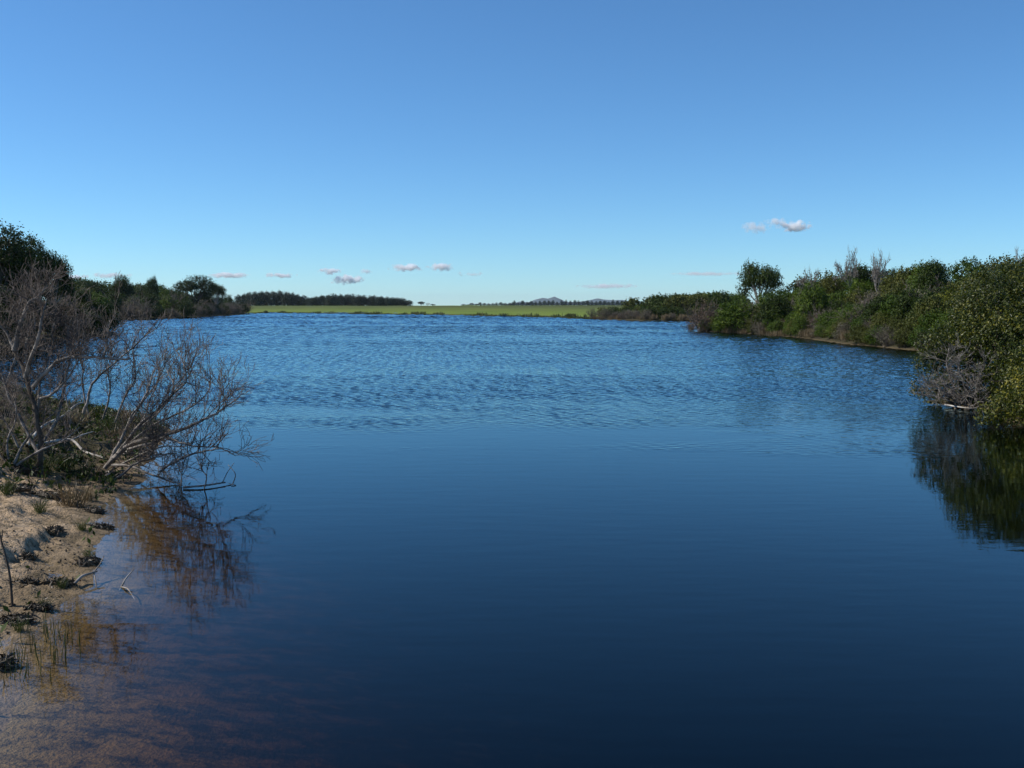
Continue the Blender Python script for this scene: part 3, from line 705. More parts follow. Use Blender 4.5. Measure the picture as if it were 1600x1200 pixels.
def smooth_path(pts, n):
    P = np.array(pts, float); P = np.vstack([2 * P[0] - P[1], P, 2 * P[-1] - P[-2]])
    m = len(P) - 3; out = []
    for u in np.linspace(0, m - 1e-6, n):
        i = int(u); t = u - i; a, b, c, d = P[i:i + 4]
        out.append(0.5 * (2 * b + (c - a) * t + (2 * a - 5 * b + 4 * c - d) * t * t + (3 * b - a - 3 * c + d) * t ** 3))
    return np.array(out)
def dead_shrub(label, root_px, limbs, seed, twigs_per_m, lift, tlen, side=0.5, mat='dead', d_off=0.0, droop=0.0, name='dead_shrub', twmat='twig', tr=0.0042):
    """bare shrub: each limb read off the photograph as a run of points, its depth given in metres behind the root"""
    g = np.random.default_rng(seed); base = hit(*root_px); d0 = base[1] + d_off
    root = link(name, None, loc=base); tag(root, label, 'dead shrub', 'bare shrubs on the left bank' if root_px[0] < 700 else None)
    for limb in limbs:
        r0, r1 = limb[0]; pts = [np.array(at(p[0], p[1], d0 + p[2])) for p in limb[1:]]
        n = max(8, 4 * len(pts)); path = smooth_path(pts, n) + 0
        ln = float(np.sum(np.linalg.norm(np.diff(path, axis=0), axis=1)))
        jit = np.cumsum(g.normal(size=(n, 3)), 0) * 0.004 * ln; jit -= np.linspace(0, 1, n)[:, None] * jit[-1]
        path = path + jit
        a = Acc(); a.tube(path - base, np.linspace(r0, r1, n), 7)
        b = link('branch', a.mesh('branch', M['bark' if r0 > 0.039 else mat]), root)
        tw = Acc(); cnt = int(ln * twigs_per_m)
        for q in range(cnt):
            t = g.uniform(0.12, 1.0) ** 0.8; i = min(int(t * (n - 1)), n - 2)
            p = path[i] + (path[i + 1] - path[i]) * g.random(); ax = unit(path[i + 1] - path[i])
            dr = unit(ax * g.uniform(0.1, 0.9) + np.array([0, 0, lift if g.random() > droop else -0.6]) + g.normal(size=3) * side)
            grow(tw, g, p - base, dr, g.uniform(*tlen), g.uniform(0.9, 1.8) * tr, 2, dict(bend=0.14, up=0.05, rmin=tr * 0.62, kids=(3, 4), ang=(0.3, 0.85), len=(0.35, 0.65)))
        if cnt: link('twigs', tw.mesh('twigs', M[twmat]), b)
    return root

dead_shrub('large sprawling bare shrub leaning out over the water from the left bank', (168, 738), [
    ((0.035, 0.012), (165, 732, 0), (190, 700, 0), (214, 672, -0.1), (240, 648, -0.2), (268, 618, -0.2), (291, 597, -0.2)),
    ((0.013, 0.005), (291, 597, -0.2), (290, 578, -0.2), (284, 562, -0.1), (276, 548, 0)),
    ((0.012, 0.005), (291, 597, -0.2), (302, 602, -0.2), (316, 606, -0.2)),
    ((0.012, 0.004), (269, 616, -0.2), (271, 600, -0.2), (262, 582, 0), (256, 566, 0.1)),
    ((0.034, 0.010), (170, 725, 0), (200, 697, -0.1), (228, 686, -0.3), (262, 678, -0.5), (300, 663, -0.6), (332, 652, -0.6), (352, 641, -0.6), (374, 620, -0.5)),
    ((0.011, 0.004), (350, 642, -0.6), (352, 628, -0.6), (344, 606, -0.6)),
    ((0.022, 0.008), (200, 704, -0.2), (240, 692, -0.5), (262, 683, -0.7), (290, 692, -0.9), (316, 697, -0.9), (341, 697, -0.9)),
    ((0.020, 0.006), (176, 735, 0), (215, 712, -0.3), (250, 697, -0.6), (292, 697, -0.8)),
    ((0.018, 0.006), (250, 736, -0.6), (272, 722, -0.8), (300, 710, -0.9), (330, 703, -1.0), (352, 703, -1.0), (368, 712, -1.0)),
    ((0.020, 0.006), (163, 762, -0.7), (190, 742, -0.8), (215, 722, -0.8), (248, 713, -0.8), (232, 702, -0.6), (226, 694, -0.4)),
    ((0.022, 0.008), (176, 728, -0.1), (205, 731, -0.3), (232, 741, -0.5), (262, 752, -0.7), (282, 756, -0.8)),
    ((0.010, 0.004), (318, 768, -1.2), (322, 745, -1.2), (314, 733, -1.1), (306, 712, -0.9)),
    ((0.010, 0.004), (283, 760, -1.0), (283, 742, -0.9), (276, 726, -0.8), (268, 700, -0.6)),
    ((0.028, 0.008), (172, 722, 0.2), (188, 690, 0.5), (205, 650, 0.8), (232, 610, 1.0), (240, 580, 1.1)),
    ((0.022, 0.006), (176, 715, 0.2), (196, 690, 0.3), (222, 655, 0.5), (236, 620, 0.6), (248, 596, 0.7)),
    ((0.020, 0.006), (180, 715, 0.1), (235, 668, 0.1), (290, 640, 0.1), (322, 612, 0.2), (328, 588, 0.2)),
], 501, 12, 0.7, (0.2, 0.55), side=0.42, droop=0.15)
dead_shrub('tall tangled bare shrub at the left edge with a thick leaning stem', (64, 742), [
    ((0.040, 0.022), (64, 742, 0), (66, 700, 0), (60, 655, 0), (50, 615, 0.1), (36, 575, 0.2), (22, 548, 0.3)),
    ((0.030, 0.010), (40, 590, 0.1), (48, 560, 0), (60, 524, -0.1), (64, 496, -0.1), (72, 472, 0)),
    ((0.032, 0.012), (52, 606, 0.1), (72, 580, 0), (88, 564, 0), (118, 558, -0.1), (160, 558, -0.2), (202, 561, -0.2)),
    ((0.018, 0.006), (118, 558, -0.1), (116, 545, -0.1), (106, 535, -0.1)),
    ((0.018, 0.005), (160, 558, -0.2), (166, 545, -0.2), (168, 524, -0.1), (172, 500, 0)),
    ((0.020, 0.008), (62, 622, 0), (84, 612, -0.1), (106, 590, -0.1), (122, 566, -0.1)),
    ((0.034, 0.010), (22, 548, 0.3), (30, 512, 0.3), (44, 474, 0.3), (60, 462, 0.3), (74, 446, 0.3)),
    ((0.026, 0.008), (24, 550, 0.3), (10, 520, 0.4), (-6, 500, 0.4), (-12, 470, 0.4)),
    ((0.028, 0.010), (68, 720, 0.2), (40, 680, 0.4), (20, 640, 0.5), (6, 600, 0.6), (-10, 560, 0.7)),
    ((0.022, 0.008), (10, 600, 0.6), (24, 560, 0.7), (30, 520, 0.8), (28, 490, 0.9), (34, 462, 0.9)),
    ((0.022, 0.008), (70, 690, 0.4), (92, 650, 0.6), (98, 610, 0.8), (108, 560, 0.9), (104, 525, 1.0), (110, 500, 1.0)),
    ((0.020, 0.007), (60, 640, 0.5), (66, 590, 0.7), (84, 545, 0.9), (86, 512, 1.0), (94, 486, 1.1)),
    ((0.018, 0.006), (46, 600, 0.7), (40, 540, 0.8), (54, 508, 0.9), (50, 480, 1.0)),
    ((0.016, 0.006), (30, 700, 0.5), (10, 660, 0.6), (-12, 640, 0.7)),
], 502, 23, 0.55, (0.16, 0.46), side=0.6)
dead_shrub('thin bare thicket standing behind the sprawling shrub on the spit', (150, 660), [
    ((0.030, 0.008), (128, 656, 0), (138, 620, 0), (146, 598, 0), (165, 582, -0.1), (190, 562, -0.2), (215, 540, -0.3), (246, 512, -0.3)),
    ((0.022, 0.006), (140, 655, 0), (128, 600, 0.2), (130, 575, 0.3), (124, 550, 0.4)),
    ((0.022, 0.006), (160, 655, 0), (172, 610, 0.1), (168, 580, 0.2), (176, 550, 0.3)),
    ((0.022, 0.006), (180, 660, -0.2), (196, 620, -0.2), (212, 590, -0.1), (208, 555, 0)),
    ((0.020, 0.006), (200, 665, -0.3), (226, 625, -0.3), (246, 598, -0.3), (262, 560, -0.2)),
    ((0.018, 0.006), (110, 650, 0.2), (100, 610, 0.3), (104, 570, 0.4)),
    ((0.018, 0.005), (215, 670, -0.4), (252, 640, -0.5), (280, 600, -0.5), (300, 570, -0.4)),
], 503, 16, 0.8, (0.22, 0.5), side=0.45, tr=0.0048)
dead_shrub('low bare thicket in front of the tall tangled shrub at the left edge', (20, 728), [
    ((0.020, 0.006), (22, 726, 0), (40, 690, 0.1), (70, 660, 0.2), (90, 640, 0.3)),
    ((0.018, 0.006), (16, 726, 0), (10, 690, 0.1), (24, 650, 0.2), (20, 620, 0.3)),
    ((0.018, 0.006), (26, 727, 0), (60, 705, 0), (96, 690, 0), (124, 668, 0.1)),
    ((0.016, 0.005), (14, 726, 0), (-8, 700, 0.1), (-20, 660, 0.2)),
], 504, 16, 0.6, (0.15, 0.4), side=0.65)

def lying(name, label, cat, pieces, mat, group=None):
    """dead wood on the ground: pieces are (radius start, radius end, points as pixel x, pixel y, height above ground)"""
    base = hit(*pieces[0][2][:2]); root = link(name, None, loc=base); tag(root, label, cat, group)
    for r0, r1, *pp in pieces:
        P = [hit(p[0], p[1]) + np.array([0, 0, p[2]]) for p in pp]
        path = smooth_path(P, 4 * len(P)); a = Acc(); a.tube(path - base, np.linspace(r0, r1, len(path)), 7)
        link('limb', a.mesh('limb', M[mat]), root)
    return root
W = 'dead branches lying on the left bank'
lying('dead_branch', 'pale curved dead branch lying under the bare shrubs on the left bank', 'branch', [(0.028, 0.016, (52, 704, 0.05), (80, 699, 0.09), (112, 697, 0.10), (132, 711, 0.06), (162, 719, 0.04)), (0.016, 0.008, (112, 697, 0.10), (128, 693, 0.14), (146, 689, 0.16))], 'bleach', W)
lying('dead_branch', 'pale straight dead branch propped above the sand left of the spit', 'branch', [(0.026, 0.012, (42, 702, 0.05), (66, 682, 0.16), (98, 668, 0.2), (124, 650, 0.25), (150, 648, 0.2))], 'bleach', W)
lying('dead_branch', 'short forked driftwood reaching from the sand into the shallow water', 'branch', [(0.014, 0.008, (116, 918, 0.03), (128, 911, 0.06), (141, 908, 0.07), (152, 906, 0.08)), (0.008, 0.004, (147, 907, 0.08), (156, 901, 0.11), (163, 894, 0.15)), (0.007, 0.004, (147, 907, 0.08), (150, 915, 0.02), (151, 919, -0.02))], 'dead', W)
lying('dead_branch', 'small forked twig sticking out of the shallow water', 'branch', [(0.009, 0.005, (187, 918, -0.03), (196, 914, 0.05), (208, 908, 0.10)), (0.007, 0.004, (189, 917, 0.0), (200, 924, 0.02), (211, 934, -0.02))], 'dead', W)
lying('dead_branch', 'dark snag lying half sunk below the sprawling shrub', 'branch', [(0.016, 0.010, (286, 764, 0.02), (320, 762, 0.03), (352, 757, 0.03)), (0.008, 0.004, (348, 757, 0.03), (356, 748, 0.1), (366, 740, 0.16)), (0.008, 0.004, (362, 760, 0.0), (368, 750, 0.08), (357, 741, 0.14))], 'dead', W)
b0 = hit(20, 947); root = link('stick', None, loc=b0); tag(root, 'thin dark stick standing upright in the sand at the left edge', 'stick')
a = Acc(); P = [np.array(at(20, 947, b0[1])) - [0, 0, 0.1], np.array(at(16, 905, b0[1])), np.array(at(9, 870, b0[1])), np.array(at(0, 838, b0[1] + 0.05)), np.array(at(-6, 800, b0[1] + 0.1))]
a.tube(smooth_path(P, 16) - b0, np.linspace(0.011, 0.006, 16), 6); link('shaft', a.mesh('shaft', M['bark']), root)
a = Acc(); a.tube(smooth_path([np.array(at(2, 845, b0[1] + 0.04)), np.array(at(3, 838, b0[1])), np.array(at(4, 828, b0[1]))], 6) - b0, np.linspace(0.006, 0.004, 6), 5); link('side_twig', a.mesh('side_twig', M['bark']), root)

# grass tufts, one by one
def tuft_mesh(seed, n, h, spread, width, mat):
    g = np.random.default_rng(seed); b = g.normal(size=(n, 3)) * [spread, spread, 0]; lean = unit(np.c_[g.normal(size=(n, 2)) * 0.35 + b[:, :2] * 1.5, np.ones(n)])
    L = h * g.uniform(0.5, 1.15, n); side = unit(np.cross(lean, g.normal(size=(n, 3))))
    bend = np.c_[lean[:, :2] * 0.5, -0.15 * np.ones(n)]
    V = np.stack([b - side * width * 0.5, b + side * width * 0.5, b + lean * L[:, None] * 0.6 + side * width * 0.35, b + lean * L[:, None] * 0.6 - side * width * 0.35], 1)
    tip = b + (lean + bend * 0.5) * L[:, None]
    V2 = np.stack([V[:, 3], V[:, 2], tip + side * width * 0.08, tip - side * width * 0.08], 1)
    VV = np.concatenate([V, V2], 1).reshape(-1, 3)
    return mesh_from('tuft', VV, np.arange(len(VV)).reshape(-1, 4), False, mat)
TUFT = [tuft_mesh(601 + q, 90, 0.30, 0.05, 0.008, M['grass']) for q in range(3)]
TAN = [tuft_mesh(611 + q, 110, 0.34, 0.06, 0.008, M['tan']) for q in range(2)]
def tuft(label, pxx, pyy, s, tan=False, q=0, group='grass tufts on the left bank'):
    p = hit(pxx, pyy); o = link('grass_tuft', (TAN if tan else TUFT)[q % (2 if tan else 3)], loc=p - np.array([0, 0, 0.01])); o.scale = (s, s, s); o.rotation_euler = (0, 0, q * 1.7)
    return tag(o, label, 'grass', group)
tuft('stout yellowish grass tuft standing at the edge of the sand', 114, 792, 1.15, True, 0)
tuft('dry grass tuft leaning beside the stout yellowish one', 136, 782, 0.7, True, 1)
for q, (X, Y, s, lab) in enumerate([(12, 772, 0.8, 'green grass tuft at the left edge below the scarp'), (62, 800, 0.7, 'small green tuft on the sand left of the yellowish tuft'), (70, 740, 1.1, 'green tuft under the tall bare shrub'), (100, 735, 1.1, 'green tuft in front of the pale curved branch'), (132, 744, 0.9, 'green tuft at the foot of the sprawling shrub'), (32, 735, 0.9, 'green tuft at the left foot of the tall bare shrub'), (140, 872, 0.45, 'tiny green tuft at the waterline beside dark debris'), (128, 828, 0.5, 'tiny green tuft on the dark clod by the water'), (96, 918, 0.4, 'tiny green tuft beside the forked driftwood'), (70, 950, 0.4, 'tiny green tuft at the waterline right of the upright stick'), (30, 985, 0.4, 'tiny green tuft at the waterline below the upright stick')]):
    tuft(lab, X, Y, s, False, q)
for q, (X, Y, s) in enumerate([(118, 668, 1.3), (150, 652, 1.3), (172, 672, 1.2), (196, 660, 1.3), (222, 664, 1.2), (242, 672, 1.0), (186, 690, 1.2), (214, 692, 1.0), (90, 660, 1.3), (60, 648, 1.3), (130, 640, 1.2)]):
    pend(tuft('', X, Y, s, q % 3 == 0, q, 'grass tufts on the spit'), 'dry grass tuft' if q % 3 == 0 else 'green grass tuft', 'on the spit behind the bare shrubs', 'grass', 'grass tufts on the spit')
# thin rushes standing in the shallows
RUSH = []
for q in range(4):
    g = np.random.default_rng(621 + q); a = Acc(); b = np.array([0, 0, -0.12]); e = np.array([g.normal() * 0.05, g.normal() * 0.05, g.uniform(0.14, 0.24)])
    a.tube(wander(b, e, 4, 0.006, g), [0.0035, 0.003, 0.0026, 0.0016], 4); RUSH.append(a.mesh('rush_stalk', M['grass']))
g = np.random.default_rng(629)
for q, (X, Y) in enumerate([(62, 986), (80, 992), (52, 1012), (34, 1030), (66, 1030), (88, 1024), (24, 1062), (46, 1055), (104, 1000), (18, 1040)]):
    p = hit(X, Y); o = link('rush_clump', None, loc=(p[0], p[1], 0.0))
    for i in range(6):
        c = link('stalk', RUSH[int(g.integers(4))], o, (g.normal() * 0.07, g.normal() * 0.05, 0)); c.rotation_euler = (0, 0, g.uniform(0, 6.28)); c.scale = (1, 1, g.uniform(0.4, 0.85))
    pend(o, 'thin green rush clump', 'standing in the shallows by the sand', 'rushes', 'rushes in the shallows')
# dark clods of matted roots and wrack
WRACK = leaf_mat('wrack', (0.022, 0.016, 0.009), (0.075, 0.054, 0.031), (0.170, 0.130, 0.078), trans=0.0, tscale=6.0)
def clod(label, pxx, pyy, wx, wy, h, seed):
    wx, wy, h = wx * 0.85, wy * 0.85, h * 0.8
    g = np.random.default_rng(seed); p = hit(pxx, pyy); n = 260
    d = unit(g.normal(size=(n, 3))); d[:, 2] = np.abs(d[:, 2])
    c = d * [wx, wy, h] * g.uniform(0.5, 1.0, (n, 1)) + g.normal(size=(n, 3)) * [wx * 0.25, wy * 0.3, 0.0]; ax = unit(g.normal(size=(n, 3)) * [1, 1, 0.5])
    V, Fc = leaves(c, unit(d + g.normal(size=(n, 3)) * 0.6), ax, g.uniform(0.04, 0.13, n), 0.018)
    th = np.linspace(0, 2 * math.pi, 13)[:-1]; rings = []
    for f, zz in ((1.0, -0.03), (0.92, 0.35 * h), (0.6, 0.75 * h), (0.15, 0.85 * h)):
        k = np.clip(0.75 + 0.3 * g.normal(size=12), 0.3, 1.3); rings.append(np.c_[np.cos(th) * wx * f * k, np.sin(th) * wy * f * k, zz + h * 0.15 * g.normal(size=12) * (f < 1)])
    V0 = np.vstack(rings); i = np.arange(3)[:, None] * 12; j = np.arange(12)
    F0 = np.stack(np.broadcast_arrays(i + j, i + (j + 1) % 12, i + 12 + (j + 1) % 12, i + 12 + j), -1).reshape(-1, 4)
    o = link('root_clod', mesh_from('root_clod', np.vstack([V0, V]), np.vstack([F0, Fc + len(V0)]), False, WRACK), loc=p)
    return tag(o, label, 'clod', 'clods of matted roots on the sand')
clod('long dark clod jutting into the water right of the yellowish tuft', 154, 826, 0.20, 0.09, 0.07, 631)
clod('dark split clod on the sand left of the long one', 84, 832, 0.11, 0.10, 0.08, 632)
clod('dark leafy clod at the waterline halfway down the bank', 136, 880, 0.12, 0.14, 0.06, 633)
clod('dark clod at the waterline beside the forked driftwood', 92, 912, 0.16, 0.08, 0.05, 634)
clod('broad dark clod below the upright stick', 26, 972, 0.17, 0.10, 0.07, 635)
clod('small dark clod right of the upright stick', 62, 952, 0.10, 0.06, 0.05, 636)
clod('dark clod at the left edge near the bottom of the sand', 2, 1040, 0.10, 0.12, 0.07, 637)
clod('dark clod hanging over the little scarp under the bare shrub', 70, 776, 0.30, 0.10, 0.09, 638)
clod('dark clod at the left end of the little scarp', 24, 764, 0.26, 0.10, 0.09, 639)
clod('dark clod beneath the pale curved branch', 108, 718, 0.26, 0.14, 0.12, 642)
clod('dark heap of litter left of the tall bare shrub stem', 30, 738, 0.30, 0.16, 0.14, 643)
clod('dark clod beside the dry leaning tuft', 148, 800, 0.13, 0.08, 0.06, 644)
clod('small dark clod in the middle of the sand', 44, 872, 0.07, 0.06, 0.04, 645)
clod('flat dark clod left of the driftwood on the sand', 40, 912, 0.12, 0.05, 0.04, 646)
clod('black root mass under the foot of the sprawling shrub', 172, 748, 0.28, 0.22, 0.14, 640)
clod('dark root mass under the drooping branches of the sprawling shrub', 214, 712, 0.32, 0.22, 0.16, 641)

# herbs, dead leaves and bits of twig strewn over the bank: nobody could count them
def strewn(name, label, cat, n, mat, size, cond, seed, lift=0.0, up=0.2, aspect=0.5):
    g = np.random.default_rng(seed); x = g.uniform(-17, -2, n); y = g.uniform(5.5, 30, n)
    z, s, _ = land(x, y, True); ok = (s > 0.03) & cond(x, y, s, z)
    x, y, z = x[ok], y[ok], z[ok]; m = len(x)
    N = unit(g.normal(size=(m, 3)) * 0.5 + [0, 0, 1 - up]); A = unit(g.normal(size=(m, 3)) + [0, 0, up * 2])
    L = g.uniform(*size, m)
    V, Fc = leaves(np.c_[x, y, z + 0.006 + lift * g.random(m)], N, A, L, L * aspect)
    tag(link(name, mesh_from(name, V, Fc, False, mat)), label, cat, kind='stuff')
def herb_area(x, y, s, z):
    thick = sstep(0.0, 0.5, fbm(x * 0.9, y * 0.9, 3, 700)) * 0.22 + sstep(12.9, 14.2, y) * sstep(-0.5, 0.2, fbm(x * 0.8, y * 0.8, 3, 705)) * 0.95 + sstep(0.30, 0.05, s) * 0.15
    return np.random.default_rng(5).random(len(x)) < thick
strewn('low_herbs', 'low green herbs carpeting the bank around the bare shrubs', 'herbs', 75000, M['dark'], (0.04, 0.11), herb_area, 651, 0.14, 0.7)
strewn('dry_stalks', 'dry brown stalks and litter under the bare shrubs', 'litter', 42000, M['russet'], (0.05, 0.16), lambda x, y, s, z: (np.random.default_rng(6).random(len(x)) < sstep(12.3, 14.5, y) * 0.9 + 0.02), 652, 0.12, 0.6, 0.10)
strewn('leaf_litter', 'dark dead leaves and crumbs scattered over the sand', 'litter', 85000, WRACK, (0.012, 0.045), lambda x, y, s, z: (np.random.default_rng(7).random(len(x)) < sstep(-0.25, 0.45, fbm(x * 1.6, y * 1.6, 3, 710)) * 0.9) & (y < 16), 653, 0.0, 0.15, 0.6)

def shore_grass():
    g = np.random.default_rng(655); i0 = IDX[FIELD]; P = np.array(shore_between(i0[0] - 1, i0[-1] + 1)); n = 9000
    k = g.integers(0, len(P) - 1, n); t = g.random((n, 1)); Q = P[k] * (1 - t) + P[k + 1] * t; Q[:, 1] += np.abs(g.normal(size=n)) * 1.6 - 0.2
    ok = vnoise(Q[:, 0] / 5.0, Q[:, 1] / 5.0, None, 9) > -0.45; Q = Q[ok]; z = np.maximum(land(Q[:, 0], Q[:, 1]), -0.05); m = len(Q)
    lean = unit(np.c_[g.normal(size=(m, 2)) * 0.3, np.ones(m)]); L = g.uniform(0.2, 0.75, m) * (0.6 + 0.8 * (vnoise(Q[:, 0] / 3.0, Q[:, 1] / 3.0, None, 4) > 0.2))
    V, Fc = leaves(np.c_[Q, z] + lean * L[:, None] * 0.45, unit(np.cross(lean, g.normal(size=(m, 3)))), lean, L, 0.12)
    tag(link('shore_grass', mesh_from('shore_grass', V, Fc, False, M['grass'])), 'rough grass fringing the far shore below the green field', 'grass', kind='stuff')
shore_grass()

# ------------------------------------------------------------------ the big bush at the right
def bush(name, label, base_px, lobes_px, clusters, per, leaf, cl_r, seed, mat, r0=0.06):
    b = np.array([*on_plane(*base_px), 0.0]); b[2] = gz(b[0], b[1]) - 0.03
    lb = []
    for X, Y, d, r in lobes_px:
        c = np.array(at(X, Y, d)) - b; lb.append((*c, r, r, r * 0.85))
    root = link(name, None, loc=b); tag(root, label, 'bush', 'broad-leaved bushes at the right edge')
    link('foliage', crown_mesh('bush_foliage', M[mat], seed, lb, clusters, per, leaf, cl_r, up=0.4, inner=0.35, zmin=-b[2] + 0.04, aspect=0.5), root)
    link('stems', stems_mesh('bush_stems', M['bark'], seed + 1, lb, r0, 5, 0.4), root)
bush('leafy_bush', 'large glossy yellow-green bush overhanging the water at the right edge', (1560, 640), [
    (1560, 478, 26, 1.05), (1604, 470, 27, 1.2), (1520, 524, 25.5, 0.75), (1484, 560, 26.2, 0.6), (1560, 545, 25, 1.0), (1622, 548, 24.5, 1.35), (1540, 456, 27.5, 0.6),
    (1452, 568, 25.6, 0.30), (1462, 540, 25.5, 0.36), (1440, 607, 24.6, 0.22), (1506, 490, 26.5, 0.36), (1690, 470, 26, 1.5), (1486, 606, 26.6, 0.55), (1530, 606, 26.2, 0.6), (1462, 618, 26.4, 0.3), (1592, 600, 23.6, 0.7), (1582, 432, 28, 0.5)], 4600, 16, 0.070, 0.12, 661, 'glossy')
bush('leafy_bush', 'lower dark glossy bush drooping to the water at the bottom right', (1640, 655), [
    (1570, 644, 21.5, 0.42), (1606, 628, 21.6, 0.62), (1648, 600, 22, 0.95), (1545, 655, 21.4, 0.2), (1690, 640, 21, 1.0), (1620, 655, 21, 0.3)], 1200, 16, 0.068, 0.11, 671, 'glossy')
dead_shrub('pale grey dead twigs at the foot of the big bush on the right', (1508, 640), [
    ((0.020, 0.007), (1505, 632, 0), (1490, 612, -0.2), (1470, 596, -0.3), (1452, 590, -0.4)),
    ((0.020, 0.007), (1500, 632, 0), (1486, 600, -0.2), (1478, 570, -0.2), (1482, 545, 0)),
    ((0.020, 0.007), (1510, 632, 0), (1506, 600, -0.4), (1498, 572, -0.4), (1504, 548, -0.2)),
    ((0.018, 0.007), (1515, 634, 0), (1525, 610, -0.5), (1530, 590, -0.6), (1540, 570, -0.6)),
    ((0.020, 0.008), (1512, 634, -0.3), (1485, 628, -0.6), (1460, 620, -0.7), (1440, 618, -0.8)),
    ((0.018, 0.006), (1515, 636, -0.3), (1532, 626, -0.8), (1545, 612, -0.9)),
    ((0.018, 0.006), (1500, 634, -0.4), (1512, 618, -0.9), (1520, 600, -1.0)),
    ((0.018, 0.006), (1498, 634, -0.3), (1478, 612, -0.7), (1462, 606, -0.8)),
], 672, 15, 0.15, (0.18, 0.42), side=0.8, mat='dead', twmat='dead', tr=0.0052, d_off=-0.9, droop=0.25)
o = lying('dead_branch', 'bleached dead branch at the waterline below the big right bush', 'branch', [(0.020, 0.012, (1476, 636, 0.06), (1500, 640, 0.06), (1522, 641, 0.05), (1541, 636, 0.08)), (0.010, 0.006, (1500, 640, 0.06), (1488, 632, 0.14), (1478, 624, 0.2))], 'bleach')
flush_labels()

# ------------------------------------------------------------------ far mountains, clouds, haze
def make_mountains():
    prof = np.array([(770, 479), (800, 474), (812, 470.5), (826, 472), (836, 467.5), (848, 464.8), (856, 466), (866, 462.8), (874, 466.5), (884, 471), (900, 471.5), (918, 469), (934, 465.8), (944, 467.5), (960, 468.5), (972, 468), (982, 471), (992, 476), (1010, 479)], float)
    D = 8000.0; n, m = 260, 40
    u = np.linspace(prof[0, 0], prof[-1, 0], n); x = (u - 800) / F_PX * D
    h = np.maximum((HORIZON - np.interp(u, prof[:, 0], prof[:, 1])) / F_PX * D + CAM_H + 9, 0.0)
    v = np.linspace(-1, 1, m)
    X, Vv = np.meshgrid(x, v); H = np.broadcast_to(h, X.shape)
    fall = np.clip(1 - np.abs(Vv) ** 1.1, 0, 1)
    Z = -11 + H * fall * (1 + 0.25 * fbm(X / 90, Vv * 6, 4, 801) * (np.abs(Vv) > 0.03))
    V = np.stack([X, D + Vv * 500, Z], -1).reshape(-1, 3); i = np.arange(m - 1)[:, None] * n; j = np.arange(n - 1)
    Fc = np.stack(np.broadcast_arrays(i + j, i + j + 1, i + n + j + 1, i + n + j), -1).reshape(-1, 4)
    k = Nodes('mountain_rock'); P = k.n('NewGeometry').outputs['Position']
    nz = k.n('TexNoise', {'Vector': P, 'Scale': 0.02, 'Detail': 5.0}).outputs['Fac']
    p = k.n('BsdfPrincipled', {'Base Color': k.ramp(nz, [(0.35, (0.018, 0.030, 0.030)), (0.65, (0.060, 0.075, 0.085))]), 'Roughness': 0.95})
    tag(link('mountain_range', mesh_from('mountain_range', V, Fc, True, k.done(p.outputs[0]))), kind='structure')
make_mountains()

def cloud_mat():
    k = Nodes('cloud_vapour')
    tc = k.n('TexCoord'); P = tc.outputs['Object']
    ln = k.n('VectorMath', {0: P}, operation='LENGTH').outputs['Value']
    nz = k.n('TexNoise', {'Vector': k.n('NewGeometry').outputs['Position'], 'Scale': 0.016, 'Detail': 5.0, 'Roughness': 0.6}).outputs['Fac']
    f = k.math('SUBTRACT', k.math('ADD', k.math('SUBTRACT', 1.0, ln), k.math('MULTIPLY', k.math('SUBTRACT', nz, 0.5), 3.8)), 0.34)
    oi = k.n('ObjectInfo')
    dens = k.math('MULTIPLY', k.math('MULTIPLY', f, 1.0, True), k.n('SeparateColor', {0: oi.outputs['Color']}).outputs[0])
    v = k.n('VolumePrincipled', {'Color': (1, 1, 1, 1), 'Density': dens, 'Anisotropy': 0.0})
    return k.done(vol=v.outputs[0])
CM = cloud_mat()
import bmesh
bm = bmesh.new(); bmesh.ops.create_icosphere(bm, subdivisions=3, radius=1.0); cme = bpy.data.meshes.new('cloud'); bm.to_mesh(cme); bm.free(); cme.materials.append(CM)
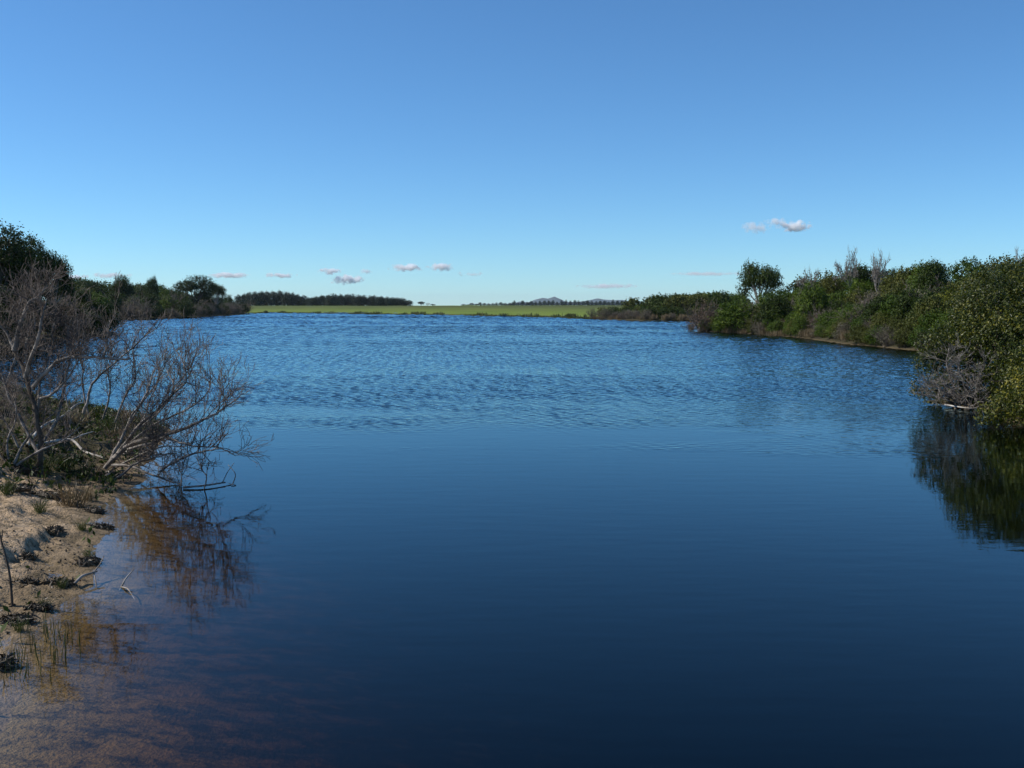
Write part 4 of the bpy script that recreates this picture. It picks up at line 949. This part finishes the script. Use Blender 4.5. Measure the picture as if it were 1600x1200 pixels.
for X, Y, w, h, dn, lab in [
    (1241, 353, 50, 19, 0.04, 'bright white puff of cloud above the right bank'), (1180, 356, 44, 20, 0.012, 'faint wisp of cloud left of the bright puff'), (1210, 346, 36, 14, 0.012, 'thin wisp joined to the upper left of the bright puff'),
    (635, 418, 52, 13, 0.03, 'small flat cloud above the right end of the plantation'), (690, 417, 40, 14, 0.025, 'small ragged cloud above the gap in the trees'), (541, 437, 48, 17, 0.03, 'ragged low cloud just above the plantation'), (514, 424, 34, 11, 0.03, 'small cloud above and left of the ragged low cloud'),
    (572, 424, 20, 9, 0.02, 'tiny cloud above the middle of the plantation'), (437, 430, 46, 9, 0.03, 'thin flat cloud above the left part of the plantation'), (358, 430, 60, 10, 0.03, 'thin flat cloud above the end of the left hillside'),
    (735, 428, 36, 9, 0.012, 'pale thin cloud above the start of the conifer row'), (950, 447, 90, 9, 0.010, 'long faint cloud low over the conifer row'), (118, 433, 40, 11, 0.02, 'pale cloud beside the left trees'), (172, 430, 60, 10, 0.012, 'faint cloud above the left hillside'), (1105, 428, 110, 7, 0.008, 'long faint streak of cloud left of the round-crowned tree')]:
    D = 11000.0; c = at(X, Y, D); o = link('cloud', cme, loc=c); k = D / F_PX * 0.62
    o.scale = (w * k, w * k * 0.6, h * k * 0.85); o.color = (dn * (2.2 if X > 1000 else 3.0), 0, 0, 1); tag(o, lab, 'cloud', 'small clouds low in the sky')

def make_haze():
    k = Nodes('haze_air'); v = k.n('VolumePrincipled', {'Color': (0.78, 0.91, 1.0, 1), 'Density': 0.000045, 'Anisotropy': 0.2})
    x, y0, y1, z0, z1 = 9300, -9300, 9300, -13, 85
    V = [(-x, y0, z0), (x, y0, z0), (x, y1, z0), (-x, y1, z0), (-x, y0, z1), (x, y0, z1), (x, y1, z1), (-x, y1, z1)]
    Fc = [(3, 2, 1, 0), (4, 5, 6, 7), (0, 1, 5, 4), (1, 2, 6, 5), (2, 3, 7, 6), (3, 0, 4, 7)]
    tag(link('haze', mesh_from('haze', V, Fc, False, k.done(vol=v.outputs[0]))), 'thin air haze over the whole landscape', 'haze', kind='stuff')
make_haze()
